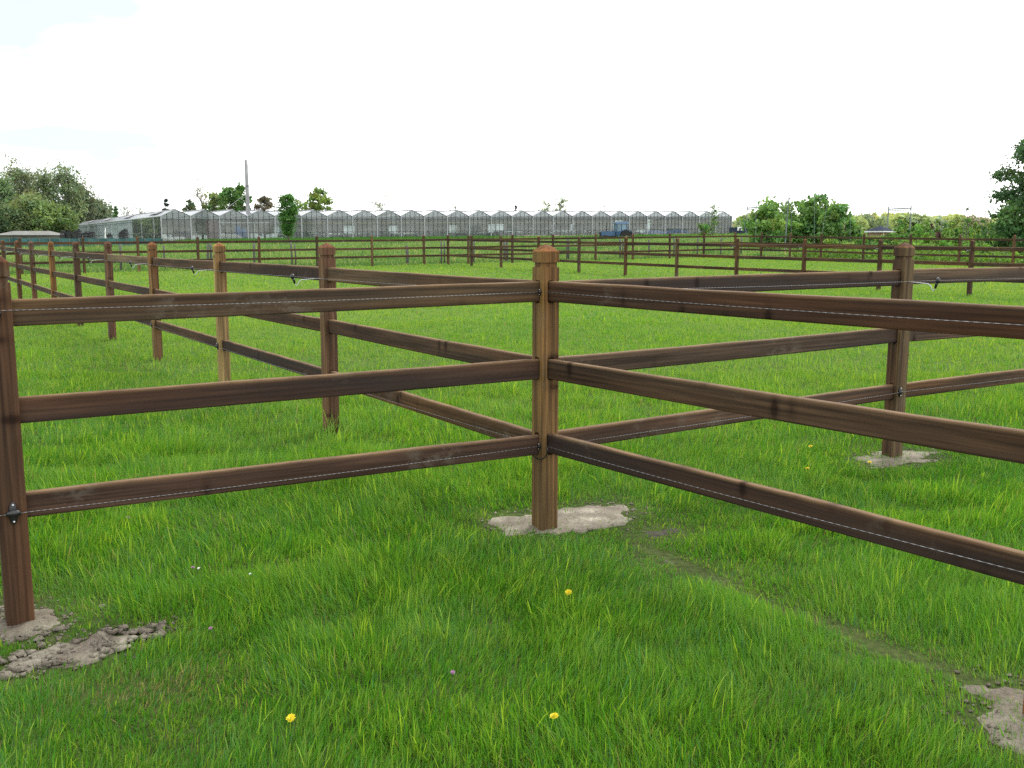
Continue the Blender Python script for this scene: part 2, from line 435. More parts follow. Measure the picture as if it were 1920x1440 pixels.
SOIL_LABEL = {
 'c': 'pale sand thrown up round the foot of the post where two fences cross',
 'c2': 'thin scrape of grey soil showing through grass right of the pale sand',
 'l1': 'crumbly soil round the foot of the cut-off post on the left edge',
 'l2': 'small bare soil spot in grass beside the left edge post',
 'l3': 'long strip of cloddy dry soil in the grass below the left edge post',
 'r1': 'sparse dry soil round the foot of the post with a bent rod insulator',
 'rf': 'grey soil patch in the bottom right corner of the grass',
 't': 'narrow bare line running through the grass along the near right rails'}
def soil_patches():
    for key, pg in PATCHES.items():
        a = np.array(pg); x0, y0 = a.min(0) - 0.12; x1, y1 = a.max(0) + 0.12
        st = 0.022
        xs = np.arange(x0, x1, st); ys = np.arange(y0, y1, st)
        X, Y = np.meshgrid(xs, ys)
        dist = edge_dist(X.ravel(), Y.ravel(), pg).reshape(X.shape)
        ins = inside(X.ravel(), Y.ravel(), pg).reshape(X.shape)
        sd = np.where(ins, dist, -dist) + (vnoise(X, Y, 0.07, 2) - 0.5) * 0.11 + (vnoise(X, Y, 0.03, 5) - 0.5) * 0.05
        up = {'c': 0.013, 'l3': 0.012, 'l1': 0.01, 't': -0.004}.get(key, 0.006)
        rough = {'l3': 0.022, 'l1': 0.016, 'rf': 0.012}.get(key, 0.009)
        h = -0.05 + 0.05 * np.clip((sd + 0.1) / 0.14, 0, 1) + up * np.clip(sd / 0.16, 0, 1)
        h += rough * ((vnoise(X, Y, 0.055, 3) - 0.4) + 0.5 * (vnoise(X, Y, 0.025, 4) - 0.5)) * np.clip(sd / 0.05 + 0.3, 0, 1)
        Z = terrain(X, Y) + h
        keep = sd > -0.14
        idx = -np.ones(X.shape, int); idx[keep] = np.arange(keep.sum())
        v = np.stack([X[keep], Y[keep], Z[keep]], -1)
        q = np.stack([idx[:-1, :-1], idx[:-1, 1:], idx[1:, 1:], idx[1:, :-1]], -1).reshape(-1, 4)
        q = q[(q >= 0).all(1)]
        mb = MB(); mb.v = [tuple(p) for p in v.tolist()]; mb.f = [tuple(r) for r in q.tolist()]; mb.m = [0] * len(mb.f)
        if key in ('c', 'l1', 'l3', 'r1', 'rf'):
            k = 0
            while k < 130:
                cx = random.uniform(x0 - 0.05, x1 + 0.05); cy = random.uniform(y0 - 0.05, y1 + 0.05)
                e = edge_dist(np.array([cx]), np.array([cy]), pg)[0]
                if e > 0.13 * random.random() ** 1.5 + 0.01: continue
                r = random.uniform(0.003, 0.009)
                mb.blob((cx, cy, tz(cx, cy) + r * 0.6), (r * random.uniform(0.8, 1.5), r, r * 0.7), 0, 6, 4, 0.35); k += 1
        if key in ('l3', 'l1'):
            k = 0
            while k < (190 if key == 'l3' else 60):
                cx = random.uniform(x0, x1); cy = random.uniform(y0, y1)
                if not inside(np.array([cx]), np.array([cy]), pg)[0]: continue
                r = 0.005 + 0.02 * random.random() ** 2.5
                mb.blob((cx, cy, tz(cx, cy) + up * 0.7 + r * 0.2), (r * random.uniform(0.8, 1.5), r * random.uniform(0.8, 1.2), r * 0.6), 0, 6, 4, 0.38)
                k += 1
        o = mb.build('bare_soil', M['damp_soil' if key in ('t', 'c2') else 'soil' if key == 'c' else 'grey_soil'], smooth=True)
        tag(o, SOIL_LABEL[key], 'soil', kind='stuff')
soil_patches()

# ------------------------------------------------------------------ grass
def set_tint(me, cols):
    at_ = me.attributes.new('tint', 'FLOAT_COLOR', 'POINT')
    c = np.ones((len(cols), 4), np.float32); c[:, :3] = cols
    at_.data.foreach_set('color', c.ravel())

def raw_mesh(name, V, loops, starts, totals, mat, cols):
    me = bpy.data.meshes.new(name)
    me.vertices.add(len(V)); me.vertices.foreach_set('co', np.ascontiguousarray(V, np.float32).ravel())
    me.loops.add(len(loops)); me.loops.foreach_set('vertex_index', loops.astype(np.int32))
    me.polygons.add(len(starts)); me.polygons.foreach_set('loop_start', starts.astype(np.int32))
    try: me.polygons.foreach_set('loop_total', totals.astype(np.int32))
    except Exception: pass
    me.update(calc_edges=True)
    set_tint(me, cols); me.materials.append(mat)
    return me

def blades(P, H, W, lean, face, cols, seg):
    n = len(P)
    side = np.stack([np.cos(face), np.sin(face), np.zeros(n)], -1) * (W * 0.5)[:, None]
    ts = {3: (0, 0.4, 0.75, 1.0), 2: (0, 0.6, 1.0), 1: (0, 1.0)}[seg]
    ws = {3: (0.85, 1.0, 0.62, 0), 2: (1.0, 0.7, 0), 1: (1.0, 0)}[seg]
    L = np.hypot(lean[:, 0], lean[:, 1])
    drop = np.sqrt(np.clip(1 - np.minimum(L / H, 0.93) ** 2, 0.1, 1))
    rows = []
    for t, w in zip(ts, ws):
        c = P.copy(); c[:, :2] += lean * (t ** 1.8); c[:, 2] += H * drop * (t if seg == 1 else t * (1.12 - 0.12 * t))
        if w > 0: rows += [c - side * w, c + side * w]
        else: rows += [c]
    V = np.stack(rows, 1); k = V.shape[1]
    base = (np.arange(n) * k)[:, None]
    pat = {3: [0, 1, 3, 2, 2, 3, 5, 4, 4, 5, 6], 2: [0, 1, 3, 2, 2, 3, 4], 1: [0, 1, 2]}[seg]
    lens = {3: [4, 4, 3], 2: [4, 3], 1: [3]}[seg]
    loops = (base + np.array(pat)[None]).ravel()
    tot = np.tile(lens, n); st = np.concatenate([[0], np.cumsum(tot)[:-1]])
    return V.reshape(-1, 3), loops, st, tot, np.repeat(cols, k, 0)

def scatter(y0, y1, dens, margin=1.0, k=0.6):
    area_max = (2 * (k * y1 + margin)) * (y1 - y0)
    n = int(area_max * dens)
    y = RNG.uniform(y0, y1, n); x = RNG.uniform(-1, 1, n) * (k * y1 + margin)
    ok = np.abs(x) < k * y + margin
    return x[ok], y[ok]

C_DARK = np.array([0.045, 0.185, 0.012]); C_MID = np.array([0.106, 0.29, 0.018]); C_LITE = np.array([0.225, 0.345, 0.06])
C_YEL = np.array([0.25, 0.41, 0.035]); C_STRAW = np.array([0.27, 0.26, 0.1]); C_BLUE = np.array([0.06, 0.19, 0.06])

nF = Vector((-dF.y, dF.x, 0)); nE = Vector((-dN.y, dN.x, 0))
def is_rough(x, y):
    a = (x - pF0.x) * nF.x + (y - pF0.y) * nF.y
    b = (x - pE.x) * nE.x + (y - pE.y) * nE.y
    return (a > 0.3) | (b > 0.3)

def soil_mask(x, y):
    m = np.ones(len(x))
    for key, pg in PATCHES.items():
        ins = inside(x, y, pg); d = edge_dist(x, y, pg)
        sd = np.where(ins, d, -d) + (vnoise(x, y, 0.09, 2) - 0.5) * 0.12
        thin = {'t': 0.85, 'c2': 0.5, 'r1': 0.3, 'l2': 0.2, 'rf': 0.1}.get(key, 0.03)
        m = np.where(sd > 0.0, np.minimum(m, thin + (0.5 if key == 'c' else 0.22) * np.exp(-np.maximum(sd, 0) / (0.045 if key == 'c' else 0.025)) + (0.3 if key == 'c' else 0.12) * (vnoise(x, y, 0.12, 15) > 0.64)), m)
        m = np.where((sd > -0.05) & (sd <= 0), np.minimum(m, 0.6), m)
    return m

def near_soil(x, y):
    m = np.ones(len(x))
    for key in ('c', 'l1', 'l3', 'r1', 'rf', 'c2', 't'):
        pg = PATCHES[key]
        d = np.where(inside(x, y, pg), 0, edge_dist(x, y, pg))
        m = np.minimum(m, 0.35 + 0.65 * np.clip(d / 0.26, 0, 1))
    return m

T0 = on_ground(1195, 1030); T1 = on_ground(1880, 1300)
def track(x, y):
    d = (T1 - T0); L = d.length; d = d / L
    u = (x - T0.x) * d.x + (y - T0.y) * d.y
    w = (x - T0.x) * -d.y + (y - T0.y) * d.x + (vnoise(x, y, 0.3, 8) - 0.5) * 0.09
    return np.where((u > -0.1) & (u < L + 0.4), np.clip(1 - np.abs(w) / 0.06, 0, 1), 0)
DRY = on_ground(290, 1300)

def lawn_layer(y0, y1, dens, width, hmul, seg, parts):
    x, y = scatter(y0, y1, dens)
    rough = is_rough(x, y)
    keep = ~rough
    if y0 < 12:
        keep &= RNG.random(len(x)) < soil_mask(x, y)
        keep &= RNG.random(len(x)) > 0.8 * track(x, y)
    x = x[keep]; y = y[keep]; n = len(x)
    big = vnoise(x, y, 1.1, 3); clump = vnoise(x, y, 0.32, 4); fine = vnoise(x, y, 0.11, 5); wide = vnoise(x, y, 4.5, 6)
    H = (0.03 + 0.068 * clump * (0.5 + big) + 0.03 * fine) * RNG.uniform(0.55, 1.35, n) * hmul
    tall = RNG.random(n) < 0.027 * (0.4 + 1.2 * (clump > 0.5)); H = np.where(tall, H * 1.35 + 0.012, H)
    dry = np.exp(-(((x - DRY.x) / 0.26) ** 2 + ((y - DRY.y) / 0.13) ** 2)) if y0 < 8 else np.zeros(n)
    H *= 1 - 0.3 * dry
    if 4 < y1 < 20:
        for q in [pR1] + B_pts[2:6]:
            H *= 1 + 0.7 * np.exp(-((x - q.x) ** 2 + (y - q.y) ** 2) / 0.16 ** 2)
    if y0 < 8: H *= near_soil(x, y)
    H *= 1 - 0.5 * track(x, y) if y0 < 12 else 1
    W = width * RNG.uniform(0.55, 1.5, n); W = np.where(tall, W * 1.35, W)
    ang = (vnoise(x, y, 0.45, 9) * 2 + vnoise(x, y, 2.0, 10) * 2) * math.pi + RNG.normal(0, 0.9, n)
    am = np.abs(RNG.normal(0.42, 0.34, n)); am = np.where(tall, am * 0.7, am)
    lean = np.stack([np.cos(ang), np.sin(ang)], -1) * (H * np.clip(am, 0, 1.3))[:, None]
    face = RNG.uniform(0, math.pi, n)
    t = np.clip(0.15 + 0.75 * clump * 0.6 + 0.8 * (big - 0.5) + RNG.normal(0, 0.2, n), 0, 1)[:, None]
    cols = C_DARK * (1 - t) + C_MID * t
    t2 = np.clip(RNG.normal(0.08, 0.25, n) + 0.55 * (wide - 0.5) + 0.4 * (fine - 0.5) + 0.035 * np.clip(y - 4, 0, 18), 0, 1)[:, None]
    cols = cols * (1 - t2) + C_LITE * t2
    ty = (RNG.random(n) < np.where(tall, 0.4, 0.03) * (1.0 if y0 < 10 else 0.35))[:, None]; cols = np.where(ty, C_YEL * RNG.uniform(0.75, 1.1, (n, 1)), cols)
    tb = (RNG.random(n) < 0.07)[:, None]; cols = np.where(tb & ~ty, C_BLUE * RNG.uniform(0.8, 1.3, (n, 1)), cols)
    ts = (RNG.random(n) < 0.015 + 0.33 * dry + (0.25 * track(x, y) if y0 < 12 else 0))[:, None]; cols = np.where(ts, C_STRAW * RNG.uniform(0.6, 1.1, (n, 1)), cols)
    P = np.stack([x, y, terrain(x, y) - 0.008], -1)
    parts.append(blades(P, H, W, lean, face, cols, seg))

def join_parts(name, parts, mat):
    Vs, Ls, Ss, Ts, Cs = [], [], [], [], []; vo = lo = 0
    for V, L, S, T, C in parts:
        Vs.append(V); Ls.append(L + vo); Ss.append(S + lo); Ts.append(T); Cs.append(C); vo += len(V); lo += len(L)
    return link(name, raw_mesh(name, np.concatenate(Vs), np.concatenate(Ls), np.concatenate(Ss), np.concatenate(Ts), mat, np.concatenate(Cs)))

parts = []
lawn_layer(2.0, 4.2, 15500, 0.0028, 0.9, 3, parts)
lawn_layer(4.2, 7.0, 8500, 0.0038, 0.9, 3, parts)
lawn_layer(7.0, 11.0, 3000, 0.0066, 0.95, 2, parts)
lawn_layer(11.0, 18.0, 900, 0.0125, 0.9, 1, parts)
lawn_layer(18.0, 30.0, 330, 0.022, 0.85, 1, parts)
lawn_layer(30.0, 64.0, 90, 0.045, 0.85, 1, parts)
tag(join_parts('lawn_grass', parts, M['blade']), 'bright green paddock grass with scattered yellowish blades inside the brown fences', 'grass', kind='stuff')

def rough_layer(y0, y1, dens, width, parts):
    x, y = scatter(y0, y1, dens, 2.0, 0.58)
    keep = is_rough(x, y) & ~((np.abs(x - lat(1100, 118)) < 60) & (y > 150))
    x = x[keep]; y = y[keep]; n = len(x)
    u = x * dF.x + y * dF.y; w = x * nF.x + y * nF.y
    sw = vnoise(u / 3.2, w, 1.25, 12); tus = vnoise(x, y, 0.9, 13)
    H = (0.06 + 0.55 * np.clip(sw - 0.34, 0, 1) ** 1.2 + 0.3 * tus ** 3) * RNG.uniform(0.5, 1.2, n)
    W = width * RNG.uniform(0.6, 1.4, n)
    ang = RNG.uniform(0, 2 * math.pi, n)
    lean = np.stack([np.cos(ang), np.sin(ang)], -1) * (H * np.clip(np.abs(RNG.normal(0.5, 0.35, n)), 0, 1.4))[:, None]
    t = np.clip(sw * 1.1 - 0.1 + RNG.normal(0, 0.22, n), 0, 1)[:, None]
    cols = np.array([0.04, 0.13, 0.032]) * (1 - t) + np.array([0.18, 0.29, 0.09]) * t
    ts = (RNG.random(n) < 0.06)[:, None]; cols = np.where(ts, np.array([0.33, 0.33, 0.16]), cols)
    vf = (x - GO.x) * GV.x + (y - GO.y) * GV.y; uf = (x - GO.x) * GU.x + (y - GO.y) * GU.y
    band = (vf > -16 - 3 * tus) & (vf < -2) & (uf > 1)
    H = np.where(band, 0.2 + 0.3 * tus, H); cols = np.where(band[:, None], np.array([0.05, 0.145, 0.022]) * RNG.uniform(0.7, 1.3, (n, 1)), cols)
    P = np.stack([x, y, terrain(x, y) - 0.01], -1)
    parts.append(blades(P, H, W, lean, RNG.uniform(0, math.pi, n), cols, 1))
parts = []
rough_layer(38, 60, 120, 0.05, parts)
rough_layer(60, 115, 34, 0.085, parts)
rough_layer(115, 150, 8, 0.12, parts)
tag(join_parts('rough_grass', parts, M['blade']), 'tussocky uncut grass on the rise between the far fence and the greenhouse', 'grass', kind='stuff')

# ------------------------------------------------------------------ fences
RAIL_Z = (1.243, 0.852, 0.461); RAIL_H = 0.104; RAIL_T = 0.037; PH = 0.0505

def post_mesh(cuts, name='post'):
    """square post with grooved neck and pyramid cap; cuts = axes of the mortises"""
    def ring(w, z, c=0.004):
        c = min(c, w * 0.5)
        return [Vector(p) for p in ((-w + c, -w, z), (w - c, -w, z), (w, -w + c, z), (w, w - c, z), (w - c, w, z), (-w + c, w, z), (-w, w - c, z), (-w, -w + c, z))]
    zs = [(-0.35, PH), (1.366, PH), (1.3665, PH - 0.0085), (1.389, PH - 0.0085), (1.3895, PH), (1.4435, PH), (1.447, PH - 0.002), (1.466, PH * 0.55), (1.482, PH * 0.1)]
    mb = MB(); mb.rings([ring(w, z) for z, w in zs], mats=[0, 0, 0, 0, 0, 1, 1, 1])
    me = mb.mesh(name, [M['post'], M['cap']])
    if not cuts: return me
    o = bpy.data.objects.new('cut_target', me); COL.objects.link(o); tmp = [o]
    for ax in cuts:
        cb = MB()
        for z in RAIL_Z:
            hw, hh, r = RAIL_T / 2 + 0.004, RAIL_H / 2 + 0.006, 0.016
            prof = []
            for cx, cz, a0 in ((hw - r, hh - r, 0), (-hw + r, hh - r, 90), (-hw + r, -hh + r, 180), (hw - r, -hh + r, 270)):
                for k in range(5):
                    a = math.radians(a0 + 22.5 * k); prof.append((cx + r * math.cos(a), cz + r * math.sin(a)))
            rr = []
            for e in (-0.12, 0.12):
                rr.append([Vector((e, p, z + q)) if ax == 0 else Vector((-p, e, z + q)) for p, q in prof])
            cb.rings(rr)
        co = bpy.data.objects.new('cutter', cb.mesh('cutter', [])); COL.objects.link(co); tmp.append(co)
        md = o.modifiers.new('b', 'BOOLEAN'); md.operation = 'DIFFERENCE'; md.object = co; md.solver = 'EXACT'
    dg = bpy.context.evaluated_depsgraph_get(); dg.update()
    out = bpy.data.meshes.new_from_object(o.evaluated_get(dg)); out.name = name
    for t in tmp:
        d = t.data; bpy.data.objects.remove(t); bpy.data.meshes.remove(d)
    return out

POST_X = post_mesh((0,)); POST_XY = post_mesh((0, 1)); POST_PLAIN = post_mesh(())

def rail_mesh(L, near=True):
    hw, hh = RAIL_T / 2, RAIL_H / 2; c = 0.008
    prof = [(-hw + c, -hh), (hw - c, -hh), (hw - 0.0024, -hh + 0.0024), (hw, -hh + c), (hw, hh - c), (hw - 0.0024, hh - 0.0024), (hw - c, hh), (-hw + c, hh), (-hw + 0.0024, hh - 0.0024), (-hw, hh - c), (-hw, -hh + c), (-hw + 0.0024, -hh + 0.0024)]
    if not near: prof = [(-hw, -hh), (hw, -hh), (hw, hh), (-hw, hh)]
    ns = 26 if near else 2
    sd = random.random() * 90
    R = []
    for i in range(ns):
        x = L * i / (ns - 1)
        by = 0.004 * math.sin(math.pi * x / L) * math.sin(sd)
        bz = 0.004 * math.sin(math.pi * x / L) * math.cos(sd * 3)
        w = 0.0016 * math.sin(x * 7 + sd) * math.sin(x * 2.3 + sd * 2)
        R.append([Vector((x, p[0] + by, p[1] + bz + (w if p[1] > 0 else 0))) for p in prof])
    mb = MB(); mb.rings(R)
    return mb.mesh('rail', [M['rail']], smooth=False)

RAIL_COLS = [(0.105, 0.066, 0.04), (0.085, 0.051, 0.033), (0.12, 0.078, 0.046), (0.075, 0.046, 0.031), (0.095, 0.058, 0.041)]
POST_COLS = [(0.11, 0.068, 0.04), (0.08, 0.051, 0.034), (0.135, 0.088, 0.05), (0.094, 0.058, 0.037)]

def add_rail(parent, a, b, za, zb, col=None, near=True, gap=0.024):
    d = (b - a); d.z = 0; L0 = d.length; d.normalize()
    A = Vector((a.x, a.y, za)) + d * gap; B = Vector((b.x, b.y, zb)) - d * gap
    v = B - A; L = v.length
    o = link('rail', rail_mesh(L, near), parent, A - parent.location)
    o.rotation_euler = (0, -math.atan2(v.z, math.hypot(v.x, v.y)), math.atan2(v.y, v.x))
    c = col or random.choice(RAIL_COLS); k = random.uniform(0.85, 1.15)
    o.color = (c[0] * k * 0.65, c[1] * k * 0.64, c[2] * k * 0.58, 1)
    return o

def add_post(parent, p, dirv, mesh, col=None, H=1.0, tilt=(0, 0)):
    z = tz(p.x, p.y) - (0.0)
    o = link('post', mesh, parent, Vector((p.x, p.y, z)) - parent.location)
    o.rotation_euler = (tilt[0], tilt[1], math.atan2(dirv.y, dirv.x))
    c = col or random.choice(POST_COLS); k = random.uniform(0.88, 1.12) if col is None else 1
    o.color = (c[0] * k * 0.78, c[1] * k * 0.79, c[2] * k * 0.72, 1)
    return o

def rod_insulator(post, wdir, z, name='insulator'):
    """bent rod with a black end ring, standing off a post"""
    e = wdir.normalized(); up = Vector((0, 0, 1))
    R = post.rotation_euler.to_matrix().inverted()
    def P(a, h): return R @ (e * a + up * (z + h))
    mb = MB()
    mb.tube([P(0.045, 0), P(0.12, -0.002), P(0.205, -0.008), P(0.222, -0.02), P(0.236, -0.046), P(0.248, -0.05), P(0.258, -0.03)], 0.0033, 6, 0)
    mb.tube([P(0.256, -0.035), P(0.262, -0.012), P(0.268, 0.0)], [0.007, 0.009, 0.011], 8, 1)
    c = P(0.272, 0.017); q = (R @ e).to_track_quat('Y', 'Z').to_matrix()
    mb.blob(c, (0.016, 0.016, 0.021), 1, 10, 7, 0, q)
    return mb.build(name, [M['white_rod'], M['black']], post, smooth=True)

def claw_insulator(post, face, off, z, k=1.0, name='insulator'):
    """black strainer block screwed flat on a post face"""
    e = face.normalized(); s = Vector((-e.y, e.x, 0)); up = Vector((0, 0, 1))
    R = post.rotation_euler.to_matrix().inverted()
    base = e * (PH + 0.007) + s * off + up * z
    q = Matrix((R @ s, R @ e, up)).transposed()
    mb = MB()
    mb.blob(R @ base, (0.013 * k, 0.011, 0.034 * k), 0, 10, 8, 0, q)
    mb.blob(R @ (base + e * 0.008), (0.022 * k, 0.012, 0.011 * k), 0, 10, 6, 0, q)
    for sg in (-1, 1):
        mb.blob(R @ (base + e * 0.008 + up * 0.025 * k * sg), (0.0045, 0.004, 0.0045), 1, 8, 5, 0, q)
    return mb.build(name, [M['black'], M['zinc']], post, smooth=True)

def add_wire(parent, pts, r=0.0009):
    mb = MB(); base = Vector(pts[0]); Q = []
    for a, b in zip(pts[:-1], pts[1:]):
        a = Vector(a); b = Vector(b)
        for k in range(6):
            t = k / 6; p = a.lerp(b, t); p.z -= 0.006 * math.sin(math.pi * t); Q.append(p - base)
    Q.append(Vector(pts[-1]) - base)
    mb.tube(Q, r, 5)
    return mb.build('wire', M['wire'], parent, base - parent.location, smooth=True)

def fence(label, pts, d, meshes, cols, near, skip_rails=(), rail_cols=None, phase=0, rod_dir=None, rods=(), flip=()):
    root = thing('post_and_rail_fence', label, 'fence', Vector((pts[0].x, pts[0].y, tz(pts[0].x, pts[0].y))), 'three-rail timber fences of the paddocks')
    root.location = Vector((pts[0].x, pts[0].y, tz(pts[0].x, pts[0].y)))
    posts = []
    for i, p in enumerate(pts):
        m = meshes[i] if meshes else POST_PLAIN
        if m is None: posts.append(None); continue
        tq = 0.0015 if i < 5 and meshes else 0.005
        tilt = (random.gauss(0, tq), random.gauss(0, tq)) if i != phase else (0, 0)
        po = add_post(root, p, -d if i in flip else d, m, (cols or {}).get(i), tilt=tilt)
        posts.append(po)
        if i in rods: rod_insulator(po, rod_dir, 1.215)
    for i in range(len(pts) - 1):
        za, zb = tz(pts[i].x, pts[i].y), tz(pts[i + 1].x, pts[i + 1].y)
        for k, rz in enumerate(RAIL_Z):
            j1, j2 = random.gauss(0, 0.003), random.gauss(0, 0.003)
            za_k = za + (0.008, 0.012, 0.02)[k] * (abs(pts[i].x - pL1.x) < 0.01)
            add_rail(root, pts[i], pts[i + 1], za_k + rz + j1, zb + rz + j2, (rail_cols or {}).get((i, k)), near(i))
    return root, posts

# fence running away to the left (includes the shared crossing post)
BT = (0.125, 0.068, 0.034)
colsB = {0: (0.12, 0.06, 0.038), 1: (0.165, 0.103, 0.047), 2: (0.11, 0.063, 0.043), 3: (0.23, 0.15, 0.075), 4: (0.14, 0.081, 0.043),
         5: (0.1, 0.055, 0.042), 6: (0.1, 0.058, 0.04), 7: (0.16, 0.086, 0.04), 8: (0.095, 0.055, 0.038)}
rcB = {(0, 0): (0.082, 0.047, 0.031), (0, 1): (0.088, 0.057, 0.038), (0, 2): (0.078, 0.047, 0.031), (1, 0): (0.135, 0.092, 0.055), (1, 1): (0.1, 0.064, 0.042),
       (1, 2): (0.12, 0.076, 0.042), (2, 0): (0.1, 0.063, 0.042), (4, 0): (0.22, 0.16, 0.1), (6, 0): (0.13, 0.1, 0.075)}
fB, postsB = fence('brown three-rail fence from the lower right corner through the crossing post to the far left', B_pts, dB,
                   [POST_X, POST_XY] + [POST_X] * 5 + [POST_PLAIN] * 5, colsB, lambda i: i < 7, rail_cols=rcB, phase=1, rod_dir=nA, rods=tuple(range(2, 12)))
# fence running away to the right
colsA = {1: (0.09, 0.052, 0.034), 3: (0.105, 0.066, 0.04), 4: BT}
rcA = {(1, 0): (0.135, 0.09, 0.053), (1, 1): (0.1, 0.06, 0.044), (1, 2): (0.082, 0.047, 0.035), (2, 0): (0.1, 0.066, 0.048), (2, 1): (0.1, 0.067, 0.05),
       (2, 2): (0.1, 0.063, 0.046), (3, 0): (0.14, 0.1, 0.072), (3, 1): (0.11, 0.075, 0.055)}
fA, postsA = fence('brown three-rail fence from the left edge post through the crossing post to the right', A_pts, dA,
                   [POST_X, POST_X, None, POST_X, POST_X, POST_X], colsA, lambda i: True, rail_cols=rcA, phase=1, rod_dir=nB, rods=(3, 4, 5), flip=(3, 4, 5))
fF, postsF = fence('far fence parallel to the greenhouse front, closing the paddocks at the back', F_pts, dF, None, {3: (0.17, 0.1, 0.055)}, lambda i: False)
fN, postsN = fence('middle distance fence slanting from the far fence to the right edge, with white insulators', N_pts, dN, [None] + [POST_PLAIN] * 12, None, lambda i: i > 5,
                   rod_dir=nA, rods=tuple(range(1, 13)))
fE, postsE = fence('hindmost fence on the right, in front of the nursery shrubs', E_pts, dN, [None] + [POST_PLAIN] * 9, None, lambda i: False)

UP = Vector((0, 0, 1))
def W(p, off_dir, off, z): return Vector((p.x, p.y, tz(p.x, p.y) + z)) + off_dir * off
# insulators and wires on the near panels
pC_, pL_, pR_, pF_ = pC, pL1, pR1, pRF
postC = postsB[1]; postRF = postsB[0]; postL = postsA[1]; postR = postsA[3]
for z in (1.243, 0.452):
    ci = claw_insulator(postC, nA, 0.0, 0.0); ci.scale = (0.5, 0.5, 0.5)
    ci.location = postC.rotation_euler.to_matrix().inverted() @ (nB * 0.035 + nA * 0.03 + Vector((0, 0, z)))
claw_insulator(postL, nB, 0.0, 0.467, 1.35)
claw_insulator(postL, nB, -0.01, 1.25)
claw_insulator(postR, nB, -0.03, 0.465)
claw_insulator(postRF, nA, 0.0, 0.44)
for i in (3, 4, 6): claw_insulator(postsB[i], nA, 0.0, 0.45)
# loop of cable at the crossing post
mb = MB(); R = postC.rotation_euler.to_matrix().inverted(); loopp = []
for k in range(13):
    a = math.pi * (1.02 + 1.06 * k / 12)
    p = nA * (PH + 0.012 + 0.03 * math.cos(a)) + nB * (0.035 + 0.028 * math.cos(a) * 1.0) + Vector((0.055 * math.cos(a), 0, 0.44 + 0.055 * math.sin(a)))
    loopp.append(R @ p)
mb.tube(loopp, 0.003, 6)
mb.build('cable_loop', M['black'], postC, smooth=True)

zb, zt = 0.445, 1.243
add_wire(fA, [W(pL_, nB, 0.066, 1.262) - dA * 2.5, W(pL_, nB, 0.066, 1.262), W(pC_, nB, 0.03, zt) + nA * 0.06])
add_wire(fA, [W(pL_, nB, 0.068, zb + 0.022) - dA * 2.5, W(pL_, nB, 0.068, zb + 0.022), W(pC_, nB, 0.032, 0.452) + nA * 0.06])
add_wire(fB, [W(pC_, nA, 0.03, zt) + nB * 0.05, W(pF_, nA, 0.065, zt)])
add_wire(fB, [W(pC_, nA, 0.03, 0.452) + nB * 0.05, W(pF_, nA, 0.065, 0.472)])
add_wire(fA, [W(pC_, nB, 0.03, zb) + dA * 0.05, W(pR_, nB, 0.066, zb + 0.02), W(A_pts[4], nB, 0.066, zb + 0.02), W(A_pts[5], nB, 0.066, zb)])
add_wire(fA, [W(pC_, nB, 0.03, zt) + dA * 0.05, W(pR_, nB, 0.272, zt - 0.01), W(A_pts[4], nB, 0.272, zt - 0.01), W(A_pts[5], nB, 0.272, zt - 0.01)])
add_wire(fB, [W(pC_, nA, 0.06, zt) + dB * 0.05] + [W(p, nA, 0.272, zt - 0.01) for p in B_pts[2:]])
add_wire(fB, [W(pC_, nA, 0.03, zb) + dB * 0.05] + [W(p, nA, 0.066, zb) for p in B_pts[2:]])

# old wire fence behind the far fence
def old_fence():
    root = thing('wire_fence', 'old wire fence on grey weathered posts in the rough grass behind the far fence', 'fence', Vector((F_pts[1].x, F_pts[1].y, 0)))
    off = nF * 1.6; tops = []
    for k, px in enumerate((224, 306, 388, 394, 475, 546, 553, 763, 827, 833, 888, 946, 951, 1063, 1066, 1163, 1168, 1217, 1264, 1308, 1352, 1390)):
        p = along(pF0 + off, dF, px)
        thick = px in (763, 949, 946); z = tz(p.x, p.y); h = 1.15 + random.uniform(-0.1, 0.12) - (0.1 if thick else 0)
        mb = MB(); r = 0.085 if thick else random.uniform(0.04, 0.06)
        mb.tube([(0, 0, -0.3), (0.01, 0, h * 0.5), (random.uniform(-0.03, 0.03), 0, h)], [r, r * 0.95, r * 0.9], 8)
        mb.build('post', M['old_wood'], root, Vector((p.x, p.y, z)) - root.location, smooth=True)
        tops.append(Vector((p.x, p.y, z)))
    for z in (0.45, 0.85, 1.05):
        add_wire(root, [t + UP * z for t in tops], 0.003)
old_fence()

# ------------------------------------------------------------------ trees and shrubs
def leaves_mesh(name, P, size, cols, aspect=1.6):
    n = len(P)
    th = RNG.uniform(0, 2 * math.pi, n); cz = RNG.uniform(-1, 1, n); sz = np.sqrt(1 - cz * cz)
    a = np.stack([np.cos(th) * sz, np.sin(th) * sz, cz], -1)
    r = RNG.normal(size=(n, 3)); b = np.cross(a, r); b /= np.linalg.norm(b, axis=1)[:, None] + 1e-9
    s = (size * RNG.uniform(0.6, 1.35, n))[:, None]
    u = a * s * aspect * 0.5; w = b * s * 0.5
    V = np.stack([P - u, P + w * 0.9 - u * 0.1, P + u, P - w * 0.9 - u * 0.1], 1).reshape(-1, 3)
    loops = np.arange(n * 4); st = np.arange(n) * 4; tot = np.full(n, 4)
    return raw_mesh(name, V, loops, st, tot, M['leaf'], np.repeat(cols, 4, 0))

